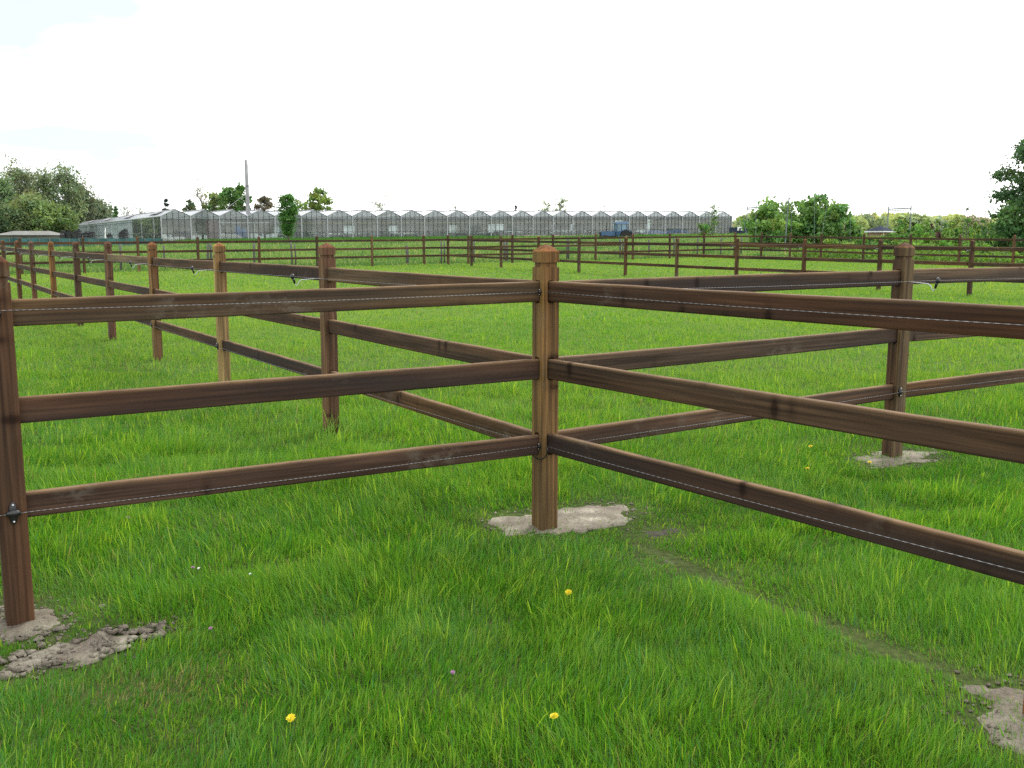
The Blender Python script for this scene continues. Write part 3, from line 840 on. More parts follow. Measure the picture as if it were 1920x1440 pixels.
def make_tree(name, label, cat, base, H, R, kind='round', col=(0.06, 0.11, 0.03), n=4000, leaf=0.3, crown0=0.25, clumps=60, group=None, seed=1,
              twiggy=False, stems=1, trunk_r=None, bark='bark', fill=0.35, spread=0.16):
    rg = np.random.default_rng(seed); rr = random.Random(seed)
    root = thing(name, label, cat, base, group)
    c0 = H * crown0; ch = H - c0
    K = []
    while len(K) < clumps:
        z = rg.random()
        if kind == 'round': rad = math.sqrt(max(0, 1 - (2 * z - 0.9) ** 2 / 1.25)) if z < 0.95 else 0.3
        elif kind == 'cone': rad = (1 - z) * 0.95 + 0.08
        elif kind == 'column': rad = (math.sin(math.pi * min(1, z * 0.72 + 0.25)) ** 0.8)
        elif kind == 'vase': rad = 0.25 + 0.75 * z if z < 0.6 else 0.7 * math.sqrt(max(0.02, 1 - ((z - 0.6) / 0.4) ** 2)) + 0.12
        else: rad = 0.9 * math.sqrt(max(0.03, 1 - (2 * z - 1) ** 2))
        q = rad * (rg.random() ** (fill)) * (0.8 + 0.35 * rg.random()); a = rg.random() * 2 * math.pi
        K.append((R * q * math.cos(a), R * q * math.sin(a), c0 + z * ch))
    K = np.array(K)
    # trunk and limbs
    mb = MB(); tr = trunk_r or H * 0.022 + 0.02
    top = H * (0.8 if kind != 'cone' else 0.97)
    stem_tops = []
    for sidx in range(stems):
        ox = rr.uniform(-0.1, 0.1) * R * (stems > 1); oy = rr.uniform(-0.1, 0.1) * R * (stems > 1)
        tx = rr.uniform(-0.5, 0.5) * R * (stems > 1) + rr.uniform(-0.06, 0.06) * R; ty = rr.uniform(-0.5, 0.5) * R * (stems > 1)
        pts = [Vector((ox + (tx - ox) * t ** 1.3 + rr.uniform(-0.02, 0.02) * H * t, oy + (ty - oy) * t ** 1.3, -0.3 + (top + 0.3) * t)) for t in (0, 0.2, 0.4, 0.6, 0.8, 1.0)]
        mb.tube(pts, [tr * s for s in (1.25, 1.0, 0.8, 0.6, 0.4, 0.15)], 7)
        stem_tops.append(pts)
    order = list(range(len(K))); rr.shuffle(order)
    tips = []
    for i in order[:min(len(K), 70 if twiggy else 34)]:
        t = Vector(K[i]); pts = rr.choice(stem_tops)
        zs = t.z - (math.hypot(t.x, t.y) * rr.uniform(0.5, 1.1) + 0.06 * H) if kind != 'cone' else t.z
        zs = min(max(zs, c0 * 0.75), top * 0.95); f = (zs + 0.3) / (top + 0.3) * 5
        k = min(4, int(f)); s = pts[k].lerp(pts[k + 1], f - k)
        mid = s.lerp(t, 0.5) + Vector((rr.uniform(-1, 1), rr.uniform(-1, 1), rr.uniform(0, 1))) * 0.06 * H * (kind != 'cone')
        r0 = tr * (0.42 if not twiggy else 0.3)
        mb.tube([s, mid, t], [r0, r0 * 0.6, r0 * 0.2], 5)
        if twiggy:
            for _ in range(5):
                e = t + Vector((rr.gauss(0, 1), rr.gauss(0, 1), rr.gauss(0.5, 0.8))) * 0.09 * H
                mb.tube([mid.lerp(t, rr.uniform(0.2, 1)), e], [r0 * 0.28, r0 * 0.12], 3, cap=False); tips.append(e)
    mb.build('trunk', M[bark], root, smooth=True)
    # leaves
    w = rg.random(len(K)) + 0.25; w /= w.sum(); idx = rg.choice(len(K), n, p=w)
    sp = spread * R if kind != 'cone' else 0.16 * R
    P = K[idx] + rg.normal(size=(n, 3)) * np.array([sp, sp, sp * (0.75 if kind != 'cone' else 0.45)])
    if twiggy and tips:
        T = np.array([tuple(t) for t in tips]); m = n // 2
        P[:m] = T[rg.integers(0, len(T), m)] + rg.normal(size=(m, 3)) * 0.03 * H
    P[:, 2] = np.maximum(P[:, 2], c0 * 0.55)
    cl = rg.normal(0, 0.2, len(K))[idx] + rg.normal(0, 0.16, n)
    cols = np.array(col)[None] * 1.5 * np.clip(1 + cl, 0.45, 1.7)[:, None]
    warm = np.clip(rg.normal(0, 0.12, len(K))[idx], -0.3, 0.3)
    cols[:, 0] *= 1 + warm; cols[:, 2] *= 1 - warm * 0.5
    link('crown', leaves_mesh('crown', P, leaf, cols), root)
    return root

def place(px, d, top_py):
    x = lat(px, d); z = tz(x, d)
    return Vector((x, d, z)), at(px, top_py, d).z - z

# wood on the left
def left_wood():
    L = [(-38, 190, 348, 80, (0.100, 0.138, 0.074), 'tall', 'grey-green tree cut by the left edge of the picture, tallest wood side'),
         (10, 176, 343, 62, (0.095, 0.149, 0.068), 'tall', 'tree with thin grey-green crown, first whole tree of the wood on the left'),
         (44, 182, 323, 66, (0.109, 0.141, 0.079), 'tall', 'tallest half-bare olive tree of the wood, feathery top'),
         (88, 190, 333, 62, (0.100, 0.138, 0.079), 'tall', 'half-bare tree with open crown between the tallest olive tree and the pointed one'),
         (128, 186, 327, 62, (0.090, 0.132, 0.068), 'tall', 'tree with a pointed top near the right end of the left wood'),
         (158, 192, 356, 66, (0.093, 0.119, 0.074), 'tall', 'brownish-green tree leaning down towards the greenhouse end'),
         (186, 196, 385, 52, (0.093, 0.127, 0.074), 'tall', 'last low tree of the left wood, over the greenhouse roof end'),
         (60, 160, 372, 104, (0.100, 0.138, 0.058), 'low', 'broad olive-yellow tree in front of the taller wood'),
         (106, 158, 388, 76, (0.095, 0.149, 0.053), 'low', 'brighter green rounded tree beside the greenhouse side wall'),
         (22, 156, 392, 60, (0.085, 0.127, 0.058), 'low', 'olive-green rounded tree above the low pale shed'),
         (-8, 150, 408, 46, (0.028, 0.055, 0.026), 'low', 'dark evergreen bush at the left edge beside the pale shed')]
    for k, (px, d, ty, wpx, c, kd, lab) in enumerate(L):
        b, H = place(px, d, ty); R = wpx / 2 / 1860 * d
        make_tree('broadleaf_tree', lab, 'tree', b, H, R, 'oval' if kd == 'tall' else 'round', c, 7500 if kd == 'tall' else 9000, 0.27 if kd == 'tall' else 0.3,
                  0.1, 80 if kd == 'tall' else 100, 'trees of the wood on the left', 100 + k, twiggy=(kd == 'tall'), bark='bark_grey', fill=0.5)
left_wood()

def back_trees():
    L = [(211, 230, 387, 16, 'cone', (0.06, 0.12, 0.04), 700, False, 'small green pointed tree over the far end of the greenhouse roof'),
         (221, 230, 388, 14, 'cone', (0.05, 0.11, 0.035), 700, False, 'second small pointed tree, right of its twin over the greenhouse roof'),
         (243, 240, 383, 26, 'oval', (0.12, 0.14, 0.08), 260, True, 'thin nearly bare tree over the greenhouse roof end'),
         (266, 240, 388, 18, 'oval', (0.12, 0.14, 0.08), 160, True, 'smallest nearly bare tree over the greenhouse roof end'),
         (315, 200, 374, 22, 'cone', (0.03, 0.05, 0.035), 700, False, 'dark tiered conifer over the first greenhouse gable'),
         (358, 200, 377, 26, 'round', (0.058, 0.085, 0.042), 1300, False, 'dark reddish-green round tree over the second greenhouse gable'),
         (381, 215, 355, 38, 'oval', (0.15, 0.15, 0.12), 420, True, 'bare spreading tree left of the green trees by the chimney'),
         (405, 205, 365, 42, 'round', (0.1, 0.14, 0.05), 2200, False, 'olive-green round tree between the bare tree and the tall green tree'),
         (434, 200, 355, 44, 'round', (0.055, 0.115, 0.028), 2800, False, 'mid green round tree left of the tall one beside the chimney'),
         (456, 200, 349, 36, 'round', (0.055, 0.12, 0.025), 2200, False, 'tallest green tree, close to the left of the chimney'),
         (497, 205, 370, 38, 'round', (0.085, 0.075, 0.048), 1600, False, 'dark copper-leaved tree close to the right of the chimney'),
         (562, 225, 377, 34, 'round', (0.09, 0.14, 0.05), 1300, False, 'pale green low tree between the copper tree and the round green tree'),
         (599, 205, 356, 50, 'round', (0.085, 0.14, 0.03), 3000, False, 'round green tree standing alone above the greenhouse roof'),
         (718, 230, 365, 38, 'oval', (0.16, 0.19, 0.14), 380, True, 'sparse pale tree above the middle of the greenhouse roof'),
         (854, 260, 385, 10, 'cone', (0.1, 0.12, 0.09), 120, True, 'tiny tree tip showing over the greenhouse roof'),
         (967, 260, 386, 10, 'cone', (0.05, 0.055, 0.05), 200, False, 'dark tiny conifer tip over the greenhouse roof'),
         (1026, 235, 377, 26, 'oval', (0.15, 0.19, 0.11), 500, True, 'sparse pale tree, left one of a pair over the greenhouse roof'),
         (1051, 235, 376, 28, 'oval', (0.13, 0.17, 0.1), 560, True, 'sparse pale tree, right one of a pair over the greenhouse roof')]
    for k, (px, d, ty, wpx, kd, c, n, tw, lab) in enumerate(L):
        b, H = place(px, d, ty); R = wpx / 2 / 1860 * d
        make_tree('background_tree', lab, 'tree', b, H, R, kd, c, n, 0.42 if not tw else 0.3, 0.15, 40 if not tw else 26, 'trees behind the greenhouse', 200 + k, twiggy=tw, bark='bark_grey' if tw else 'bark')
back_trees()

b, H = place(541, 98, 367)
make_tree('young_tree', 'young green tree with upswept branches in front of the greenhouse', 'tree', b, H, 1.25, 'vase', (0.045, 0.12, 0.022), 3000, 0.17, 0.24, 60, None, 301, trunk_r=0.09, fill=0.45)
b, H = place(1336, 118, 386)
make_tree('sapling', 'thin sapling in front of the right end of the greenhouse', 'tree', b, H, 0.75, 'cone', (0.07, 0.13, 0.045), 420, 0.15, 0.08, 40, None, 302, twiggy=True, trunk_r=0.05)
b, H = place(1318, 112, 421)
make_tree('bush', 'low green bush at the foot of the thin sapling by the greenhouse', 'bush', b, H, 0.9, 'round', (0.06, 0.13, 0.03), 420, 0.16, 0.05, 20, None, 303)
for k, (px, d, ty, wpx, lab) in enumerate([(1440, 72, 381, 84, 'large-leaved bush, leftmost of the row of four behind the fence'), (1490, 75, 376, 84, 'second large-leaved bush from the left, pierced by the thickest stake'),
                                            (1537, 74, 368, 92, 'tallest large-leaved bush, third of the row of four behind the fence'), (1574, 72, 387, 66, 'lowest large-leaved bush, right end of the row behind the fence')]):
    b, H = place(px, d, ty); R = wpx / 2 / 1860 * d
    make_tree('fruit_bush', lab, 'bush', b, H, R * 1.12, 'oval', (0.095, 0.185, 0.05), 2700, 0.19, 0.06, 60, 'large-leaved bushes beyond the fence', 310 + k, stems=4, trunk_r=0.05, fill=0.6, spread=0.12)
b, H = place(1958, 62, 240)
make_tree('large_tree', 'big dark green tree cut by the right edge of the picture', 'tree', b, H, 2.9, 'round', (0.038, 0.08, 0.032), 34000, 0.125, 0.04, 170, None, 320, trunk_r=0.2, fill=0.55, spread=0.1)
b, H = place(1902, 60, 383)
make_tree('bush', 'dark green bush at the foot of the big tree on the right edge', 'bush', b, H, 1.6, 'round', (0.04, 0.09, 0.026), 4200, 0.15, 0.04, 60, None, 321, fill=0.5)

# nursery rows on the right
def nursery():
    rr = random.Random(5); k = 0
    g = 'young nursery shrubs behind the right-hand fence'
    for row, (d, ty0, ty1, x0, x1, st) in enumerate([(98, 412, 424, 1672, 1900, 13), (84, 418, 432, 1606, 1890, 17), (72, 436, 448, 1592, 1930, 21), (60, 450, 462, 1560, 1960, 25)]):
        px = x0
        while px < x1:
            d2 = d + rr.uniform(-3, 3); ty = rr.uniform(ty0, ty1)
            # keep the kiosk in view, and stay on the far side of the hindmost fence
            if 1620 < px < 1680 and d < 140: ty = max(ty, 447)
            e = along(pE, dN, px)
            if d2 < e.y + 1.2: d2 = e.y + 1.2 + rr.uniform(0, 2)
            b, H = place(px, d2, ty); H = max(H, 0.45)
            red = (row == 0 and abs(px - 1747) < 8) or (row == 1 and abs(px - 1760) < 9)
            col = (0.075, 0.04, 0.04) if red else rr.choice([(0.06, 0.14, 0.025), (0.085, 0.16, 0.03), (0.05, 0.12, 0.03), (0.1, 0.17, 0.035)])
            cone = rr.random() < 0.45 or red
            R = (0.42 if cone else 0.62) * rr.uniform(0.8, 1.25) * (1 if row < 3 else 1.1)
            lab = 'dark red-leaved young tree among the green nursery shrubs' if red else ('slim upright green shrub in the nursery rows behind the fence' if cone else 'rounded leafy green shrub in the nursery rows behind the fence')
            make_tree('nursery_shrub', lab, 'shrub', b, H, R, 'cone' if cone else 'round', col, 330, 0.13, 0.04, 20, g, 400 + k, trunk_r=0.02, fill=0.6)
            k += 1; px += st * rr.uniform(0.75, 1.25)
nursery()

# far woodland on the horizon, one mass
def far_forest():
    rg = np.random.default_rng(77); Ps = []; Cs = []
    for k in range(150):
        d = rg.uniform(330, 460); px = rg.uniform(1330, 2150)
        ty = np.interp(px, [1360, 1400, 1430, 1560, 1640, 1700, 1760, 1830, 1880, 2100], [415, 403, 398, 404, 400, 401, 404, 405, 410, 400]) + rg.uniform(-1, 7) + (d - 330) * 0.01
        b, H = place(px, d, ty); H = max(H, 3); R = rg.uniform(3.2, 5.6); n = 420
        a = rg.uniform(0, 2 * math.pi, n); z = rg.random(n); q = np.sqrt(np.clip(1 - (2 * z - 1) ** 2, 0.05, 1)) * rg.random(n) ** 0.3
        P = np.stack([b.x + R * q * np.cos(a), b.y + R * q * np.sin(a), b.z + H * (0.05 + 0.95 * z) + rg.normal(0, 0.3, n)], -1)
        c = np.array([(0.36, 0.45, 0.19), (0.31, 0.4, 0.22), (0.42, 0.48, 0.2), (0.26, 0.34, 0.22), (0.31, 0.31, 0.22)][rg.integers(0, 5)])  # spring greens whitened, distance haze put into the leaf colour
        Ps.append(P); Cs.append(c[None] * np.clip(rg.normal(1, 0.16, (n, 1)), 0.5, 1.5))
    P = np.concatenate(Ps); C = np.concatenate(Cs)
    tag(link('woodland', leaves_mesh('woodland', P, 1.15, C, 1.3)), 'spring-green woodland along the horizon on the right, leaf colours whitened like haze', 'woodland', kind='stuff')
far_forest()

# low hedge plants right behind the hindmost fence
def ground_cover():
    rg = np.random.default_rng(3); n = 16000
    t = rg.random(n); w = rg.uniform(0.4, 5.0, n)
    base = np.array(pE[:2]); dd = np.array(dN[:2]); nn = np.array(nE[:2])
    xy = base + (4 + t * 34)[:, None] * dd + w[:, None] * nn
    h = (0.12 + 0.75 * vnoise(xy[:, 0], xy[:, 1], 0.8, 21) ** 1.6 + 0.25 * vnoise(xy[:, 0], xy[:, 1], 3.0, 22)) * rg.random(n)
    P = np.stack([xy[:, 0], xy[:, 1], terrain(xy[:, 0], xy[:, 1]) + h], -1)
    c = np.array([0.11, 0.215, 0.035])[None] * np.clip(rg.normal(1, 0.3, (n, 1)), 0.4, 1.8)
    tag(link('ground_cover', leaves_mesh('ground_cover', P, 0.13, c)), 'leafy green undergrowth along the foot of the hindmost fence', 'undergrowth', kind='stuff')
ground_cover()

# ------------------------------------------------------------------ greenhouse

def gh(u, v, w): return GU * u + GV * v + Vector((0, 0, w + RISE * u))
def greenhouse():
    root = thing('greenhouse', 'long pale glass greenhouse of many gabled bays across the back of the fields', 'greenhouse', GO)
    T = 0.003
    for i in range(NB):
        u0, u1, um = i * BAY, (i + 1) * BAY, (i + .5) * BAY
        mb = MB()
        mb.add([gh(u0, 0, 0), gh(u1, 0, 0), gh(u1, 0, EAVE), gh(um, 0, RIDGE), gh(u0, 0, EAVE)], [(0, 1, 2, 3, 4)])
        mb.build('gable_pane', M['glass'], root)
        mb = MB()
        def bar(a, b, r, m=0): mb.tube([gh(*a), gh(*b)], r, 4, m, cap=False)
        for k in range(1, 5):
            uu = u0 + BAY * k / 5 if i > 1 else u0 + BAY * k / 5
            h = EAVE + (RIDGE - EAVE) * (1 - abs(uu - um) / (BAY / 2))
            bar((uu, -0.03, 0), (uu, -0.03, h), 0.034)
        for h in (0.98, 2.5): bar((u0, -0.035, h), (u1, -0.035, h), 0.032)
        bar((u0, -0.04, EAVE), (um, -0.04, RIDGE), 0.05, 1); bar((um, -0.04, RIDGE), (u1, -0.04, EAVE), 0.04, 0)
        mb.build('gable_bars', [M['mullion'], M['alu']], root)
        mb = MB()
        for a, b in ((u0, um), (um, u1)):
            za, zb_ = (EAVE, RIDGE) if a == u0 else (RIDGE, EAVE)
            mb.add([gh(a, 0, za), gh(a, GLEN, za), gh(b, GLEN, zb_), gh(b, 0, zb_)], [(0, 1, 2, 3)])
        # a few opened vents lying beside the ridge
        rb = mb.build('roof', M['roof_glass'], root)
        vm = MB()
        for q in range(5):
            v0 = 6 + q * 21 + (i * 7) % 9
            if (i + q) % 3 == 0 or i == 0:
                vm.add([gh(um - 0.1, v0, RIDGE + 0.02), gh(um - 0.1, v0 + 6, RIDGE + 0.02), gh(um - 1.0, v0 + 6, RIDGE - 0.4 + 0.06), gh(um - 1.0, v0, RIDGE - 0.4 + 0.06)], [(0, 1, 2, 3)])
        vm.tube([gh(um, 0, RIDGE + 0.03), gh(um, GLEN, RIDGE + 0.03)], 0.045, 4)
        vm.build('ridge_vents', M['chimney'], rb)
        gb = MB()
        zz = []
        for q in range(60):
            v0 = 0.3 + q * 1.75; arch = [(u0, EAVE), (um, RIDGE), (u1, EAVE)]
            zz += [gh(a, v0, b + 0.02) for a, b in (arch if q % 2 == 0 else arch[::-1])]
        gb.tube(zz, 0.016, 3, cap=False)
        gb.build('roof_glazing_bars', M['alu'], rb)  # glazing bars in one zigzag tube, put in to grey the bright roof
    for i in range(NB + 1):
        mb = MB(); u = i * BAY
        mb.box(gh(u, -0.1, (EAVE + 0.05) / 2), (0.13, 0.1, EAVE + 0.05), 0, Matrix.Rotation(GA, 3, 'Z'))
        mb.tube([gh(u, -0.16, EAVE - 0.02), gh(u, GLEN, EAVE - 0.02)], 0.07, 5, 0)
        mb.build('valley_post', M['alu'], root)
    # side walls
    for u, nm in ((0, 'side_wall'), (NB * BAY, 'side_wall')):
        mb = MB(); VS = 20.0
        mb.add([gh(u, 0, 0), gh(u, VS, 0), gh(u, VS, EAVE), gh(u, 0, EAVE)], [(0, 1, 2, 3)], 1)
        mb.add([gh(u, VS, 0), gh(u, GLEN, 0), gh(u, GLEN, EAVE), gh(u, VS, EAVE)], [(0, 1, 2, 3)], 0)
        sw = mb.build(nm, [M['side_glass'], M['glass']], root)
        mb = MB(); o = -0.03 if u == 0 else 0.03
        for k in range(1, 100):
            v = GLEN * k / 100; mb.tube([gh(u + o, v, 0), gh(u + o, v, EAVE)], 0.012, 4, 1, cap=False)
        for h in (0.98, 2.5): mb.tube([gh(u + o, 0, h), gh(u + o, GLEN, h)], 0.03, 4, 0, cap=False)
        mb.build('side_bars', [M['mullion'], M['alu']], sw)
    mb = MB(); mb.add([gh(0, GLEN, 0), gh(NB * BAY, GLEN, 0), gh(NB * BAY, GLEN, EAVE), gh(0, GLEN, EAVE)], [(0, 1, 2, 3)])
    mb.build('back_wall', M['side_glass'], root)
    # inside: pipe rails, hanging screens, columns
    mb = MB(); mb.tube([gh(4.9 * BAY, 1.5, 2.05), gh(NB * BAY - 0.2, 1.5, 2.05)], 0.05, 6)
    mb.build('heating_pipe', M['yellow_pipe'], root)
    mb = MB(); mb.tube([gh(2.05 * BAY, 1.2, 2.12), gh(3.95 * BAY, 1.2, 2.12)], 0.06, 6); mb.tube([gh(3.35 * BAY, 1.3, 0.2), gh(3.35 * BAY, 1.3, 2.1)], 0.07, 6)
    mb.build('white_pipe', M['white'], root)
    rr = random.Random(9)
    for i in range(NB):
        mb = MB(); vv = 9 + rr.uniform(-1.5, 4); lo = rr.uniform(0.75, 1.1); hi = rr.uniform(1.8, 2.1)
        mb.box(gh((i + .5) * BAY, vv, (lo + hi) / 2), (BAY - 0.15, 0.03, hi - lo), 0, Matrix.Rotation(GA, 3, 'Z'))
        mb.box(gh((i + .5) * BAY, vv - 0.4, (hi + 2.75) / 2), (BAY - 0.08, 0.03, 2.75 - hi), 1, Matrix.Rotation(GA, 3, 'Z'))
        mb.build('shade_screen', [M['screen'], M['screen_dark']], root)
        mb = MB()
        for v in (4.5, 13, 22, 31): mb.box(gh(i * BAY + 0.0, v, EAVE / 2), (0.07, 0.07, EAVE - 0.1), 0)
        mb.build('column', M['alu'], root)
    # planting beds inside
    rg = np.random.default_rng(31); n = 15000
    u = rg.uniform(5 * BAY, NB * BAY - 1, n); v = 4 + 6.5 * rg.random(n) ** 1.0
    hh = (0.3 + 0.75 * vnoise(u, v, 2.2, 30)) * rg.random(n)
    P = np.array([GO])[:] + np.outer(u, np.array(GU)) + np.outer(v, np.array(GV)); P[:, 2] = GO.z + RISE * u + hh
    P -= np.array(GO)
    cc = np.array([0.035, 0.075, 0.055])[None] * np.clip(rg.normal(1, 0.3, (n, 1)), 0.4, 1.8)
    o = link('crop_bed', leaves_mesh('crop_bed', P, 0.22, cc), root); o['kind'] = 'stuff'
    # red-brown sliding door standing in the second bay
    mb = MB(); mb.box(gh(1.78 * BAY, 0.5, 1.2), (1.35, 0.06, 2.35), 0, Matrix.Rotation(GA, 3, 'Z'))
    mb.box(gh(1.78 * BAY, 0.46, 1.25), (1.3, 0.05, 0.06), 0, Matrix.Rotation(GA, 3, 'Z'))
    tag(mb.build('sliding_door', M['rust'], root), 'red-brown door panel behind the glass')
    return root
greenhouse()

def gpos(u, v, w=0.0): return GO + gh(u, v, w)

# chimney with guy wires
def chimney():
    p = gpos(3.28 * BAY, 3.0)
    root = thing('chimney', 'tall grey steel chimney rising through the greenhouse roof', 'chimney', p)
    top = at(473.5, 300, p.y).z - p.z
    mb = MB(); mb.tube([(0, 0, 0), (0, 0, top * 0.68), (0, 0, top * 0.7), (0, 0, top)], [0.235, 0.22, 0.21, 0.21], 14)
    mb.build('flue', M['chimney'], root, smooth=True)
    mb = MB(); mb.tube([(0, 0, top * 0.68 - 0.05), (0, 0, top * 0.68 + 0.05)], 0.24, 14); mb.build('band', M['mullion'], root)
    for dx in (-2.6, 1.9):
        mb = MB(); mb.tube([(0, 0, top * 0.6), (dx, 0.5, 3.9)], 0.018, 4); mb.build('guy_wire', M['zinc'], root)
chimney()

# ------------------------------------------------------------------ tractor
def tractor():
    p = Vector((lat(1158, 118), 118, 0)); p.z = tz(p.x, p.y)
    root = thing('tractor', 'blue farm tractor with cab parked in front of the greenhouse', 'tractor', p)
    root.scale = (1.0, 1.0, 0.92); root.rotation_euler = (0, 0, math.radians(180 + 10))        # nose to the left
    bl, rf, gl = M['blue_paint'], M['blue_roof'], M['cab_glass']
    mb = MB()
    mb.box((1.25, 0, 1.12), (1.7, 0.72, 0.52)); mb.box((1.2, 0, 1.41), (1.55, 0.62, 0.08)); mb.box((2.12, 0, 1.1), (0.08, 0.6, 0.42), 1)
    mb.box((0.9, 0, 0.75), (2.2, 0.45, 0.35), 1)
    mb.build('bonnet', [bl, M['rubber']], root)
    mb = MB()
    mb.box((-0.35, 0, 1.15), (1.3, 1.25, 0.5))
    for x in (0.28, -0.28, -0.95):
        for y in (-0.66, 0.66): mb.tube([(x, y, 1.35), (x * 0.93 - 0.02, y * 0.95, 2.42)], 0.065, 5)
    mb.box((-0.33, 0, 1.42), (1.3, 1.36, 0.06))
    cab = mb.build('cab', bl, root)
    mb = MB()
    for y in (-0.64, 0.64): mb.add([(0.26, y, 1.45), (-0.94, y, 1.45), (-0.9, y * 0.97, 2.4), (0.22, y * 0.97, 2.4)], [(0, 1, 2, 3)])
    for x in (0.27, -0.96): mb.add([(x, -0.62, 1.45), (x, 0.62, 1.45), (x * 0.95, 0.6, 2.4), (x * 0.95, -0.6, 2.4)], [(0, 1, 2, 3)])
    mb.build('cab_glass', gl, cab)
    mb = MB(); mb.box((-0.36, 0, 2.48), (1.6, 1.5, 0.14)); mb.box((-0.5, 0, 2.6), (1.2, 1.3, 0.14)); mb.build('cab_roof', rf, root)
    mb = MB(); mb.box((-0.42, 0, 1.62), (0.5, 0.5, 0.14)); mb.box((-0.68, 0, 1.9), (0.12, 0.5, 0.6)); mb.box((-0.3, -0.66, 1.85), (0.28, 0.03, 0.5)); mb.build('seat', M['sack'], cab)
    def wheel(x, y, r, w, nm):
        t = MB(); R = []
        for k in range(28):
            a = 2 * math.pi * k / 28; rr = r * (1.0 if k % 2 else 0.955)
            R.append((math.cos(a), math.sin(a), rr))
        rings = []
        for (s, f) in ((-0.5, 0.62), (-0.5, 0.92), (-0.3, 1.0), (0.3, 1.0), (0.5, 0.92), (0.5, 0.62)):
            rings.append([Vector((x + c * q * f, y + s * w, r + sn * q * f)) for c, sn, q in R])
        t.rings(rings); ty = t.build(nm, M['rubber'], root)
        h = MB(); h.tube([(x, y - w * 0.42, r), (x, y + w * 0.42, r)], r * 0.6, 20); h.tube([(x, y - w * 0.5, r), (x, y + w * 0.5, r)], r * 0.2, 12)
        h.build('rim', M['rim'], ty)
    for y in (-0.85, 0.85): wheel(-0.75, y, 0.78, 0.42, 'rear_wheel')
    for y in (-0.75, 0.75): wheel(1.75, y, 0.5, 0.3, 'front_wheel')
    for y in (-0.85, 0.85):
        mb = MB(); outer = []
        R0 = []
        for k in range(11):
            a = math.radians(-5 + 170 * k / 10)
            R0.append([Vector((-0.75 + math.cos(a) * q, y + s, 0.78 + math.sin(a) * q)) for q, s in ((0.86, -0.24), (0.92, -0.24), (0.92, 0.24), (0.86, 0.24))])
        mb.rings(R0); mb.build('mudguard', bl, root)
    mb = MB(); mb.tube([(1.45, 0.2, 1.4), (1.45, 0.2, 2.2)], 0.035, 8); mb.build('exhaust', M['rubber'], root)
tractor()

# ------------------------------------------------------------------ small far things
def kiosk():
    d = 104; p = Vector((lat(1649, d), d, 0)); p.z = tz(p.x, p.y)
    root = thing('small_house', 'small brick house with dark hipped roof among the nursery plants', 'house', p)
    h = at(1649, 434.5, d).z - p.z; ah = at(1649, 423, d).z - p.z
    mb = MB(); mb.box((0, 0, h / 2 - 0.3), (1.75, 1.75, h + 0.6), 0, Matrix.Rotation(math.radians(38), 3, 'Z')); w = mb.build('wall', M['brick'], root)
    R = Matrix.Rotation(math.radians(38), 3, 'Z')
    mb = MB(); mb.box(R @ Vector((0.6, -0.89, h / 2)), (0.5, 0.06, h), 0, R); mb.box(R @ Vector((-0.8, -0.89, h / 2)), (0.08, 0.06, h), 0, R); mb.build('pale_wall', M['cream'], root)
    mb = MB(); v = [R @ Vector((x, y, h + 0.06)) for x, y in ((-1.12, -1.12), (1.12, -1.12), (1.12, 1.12), (-1.12, 1.12))] + [Vector((0, 0, ah))]
    mb.add(v, [(0, 1, 4), (1, 2, 4), (2, 3, 4), (3, 0, 4), (3, 2, 1, 0)]); mb.build('roof', M['slate'], root)
    mb = MB(); mb.box((0, 0, h), (2.26, 2.26, 0.11), 0, R); mb.build('fascia', M['white'], root)
kiosk()

def far_house():
    d = 165; p = Vector((lat(1601, d), d, 0)); p.z = tz(p.x, p.y)
    root = thing('far_house', 'tiny clay-roofed house half hidden beside the large-leaved bushes', 'house', p)
    h = at(1601, 433, d).z - p.z; a = at(1601, 428, d).z - p.z
    mb = MB(); mb.box((0, 0, h / 2), (1.5, 2.4, h)); mb.build('wall', M['brick'], root)
    mb = MB(); mb.add([(-0.95, -1.3, h), (0.95, -1.3, h), (0.95, 1.3, h), (-0.95, 1.3, h), (0, -1.3, a), (0, 1.3, a)], [(0, 1, 4), (2, 3, 5), (1, 2, 5, 4), (3, 0, 4, 5), (3, 2, 1, 0)])
    mb.build('roof', M['clay'], root)
far_house()

def container():
    d = 143; p = Vector((lat(1388, d), d, 0)); p.z = tz(p.x, p.y)
    root = thing('storage_container', 'dark navy steel container beside the right end of the greenhouse', 'container', p)
    h = at(1388, 426.5, d).z - p.z
    mb = MB(); mb.box((0, 0, h / 2), (2.9, 2.2, h))
    for k in range(13): mb.box((-1.38 + 0.23 * k, -1.12, h / 2), (0.1, 0.05, h - 0.2))
    mb.build('body', M['navy'], root)
    mb = MB(); mb.box((-0.35, -1.18, 0.95), (0.75, 0.06, 0.5)); mb.tube([(-0.35, -1.24, 0.72), (-0.35, -1.24, 1.05)], 0.13, 8, 1)
    mb.build('white_panel', [M['white'], M['navy']], root)
container()

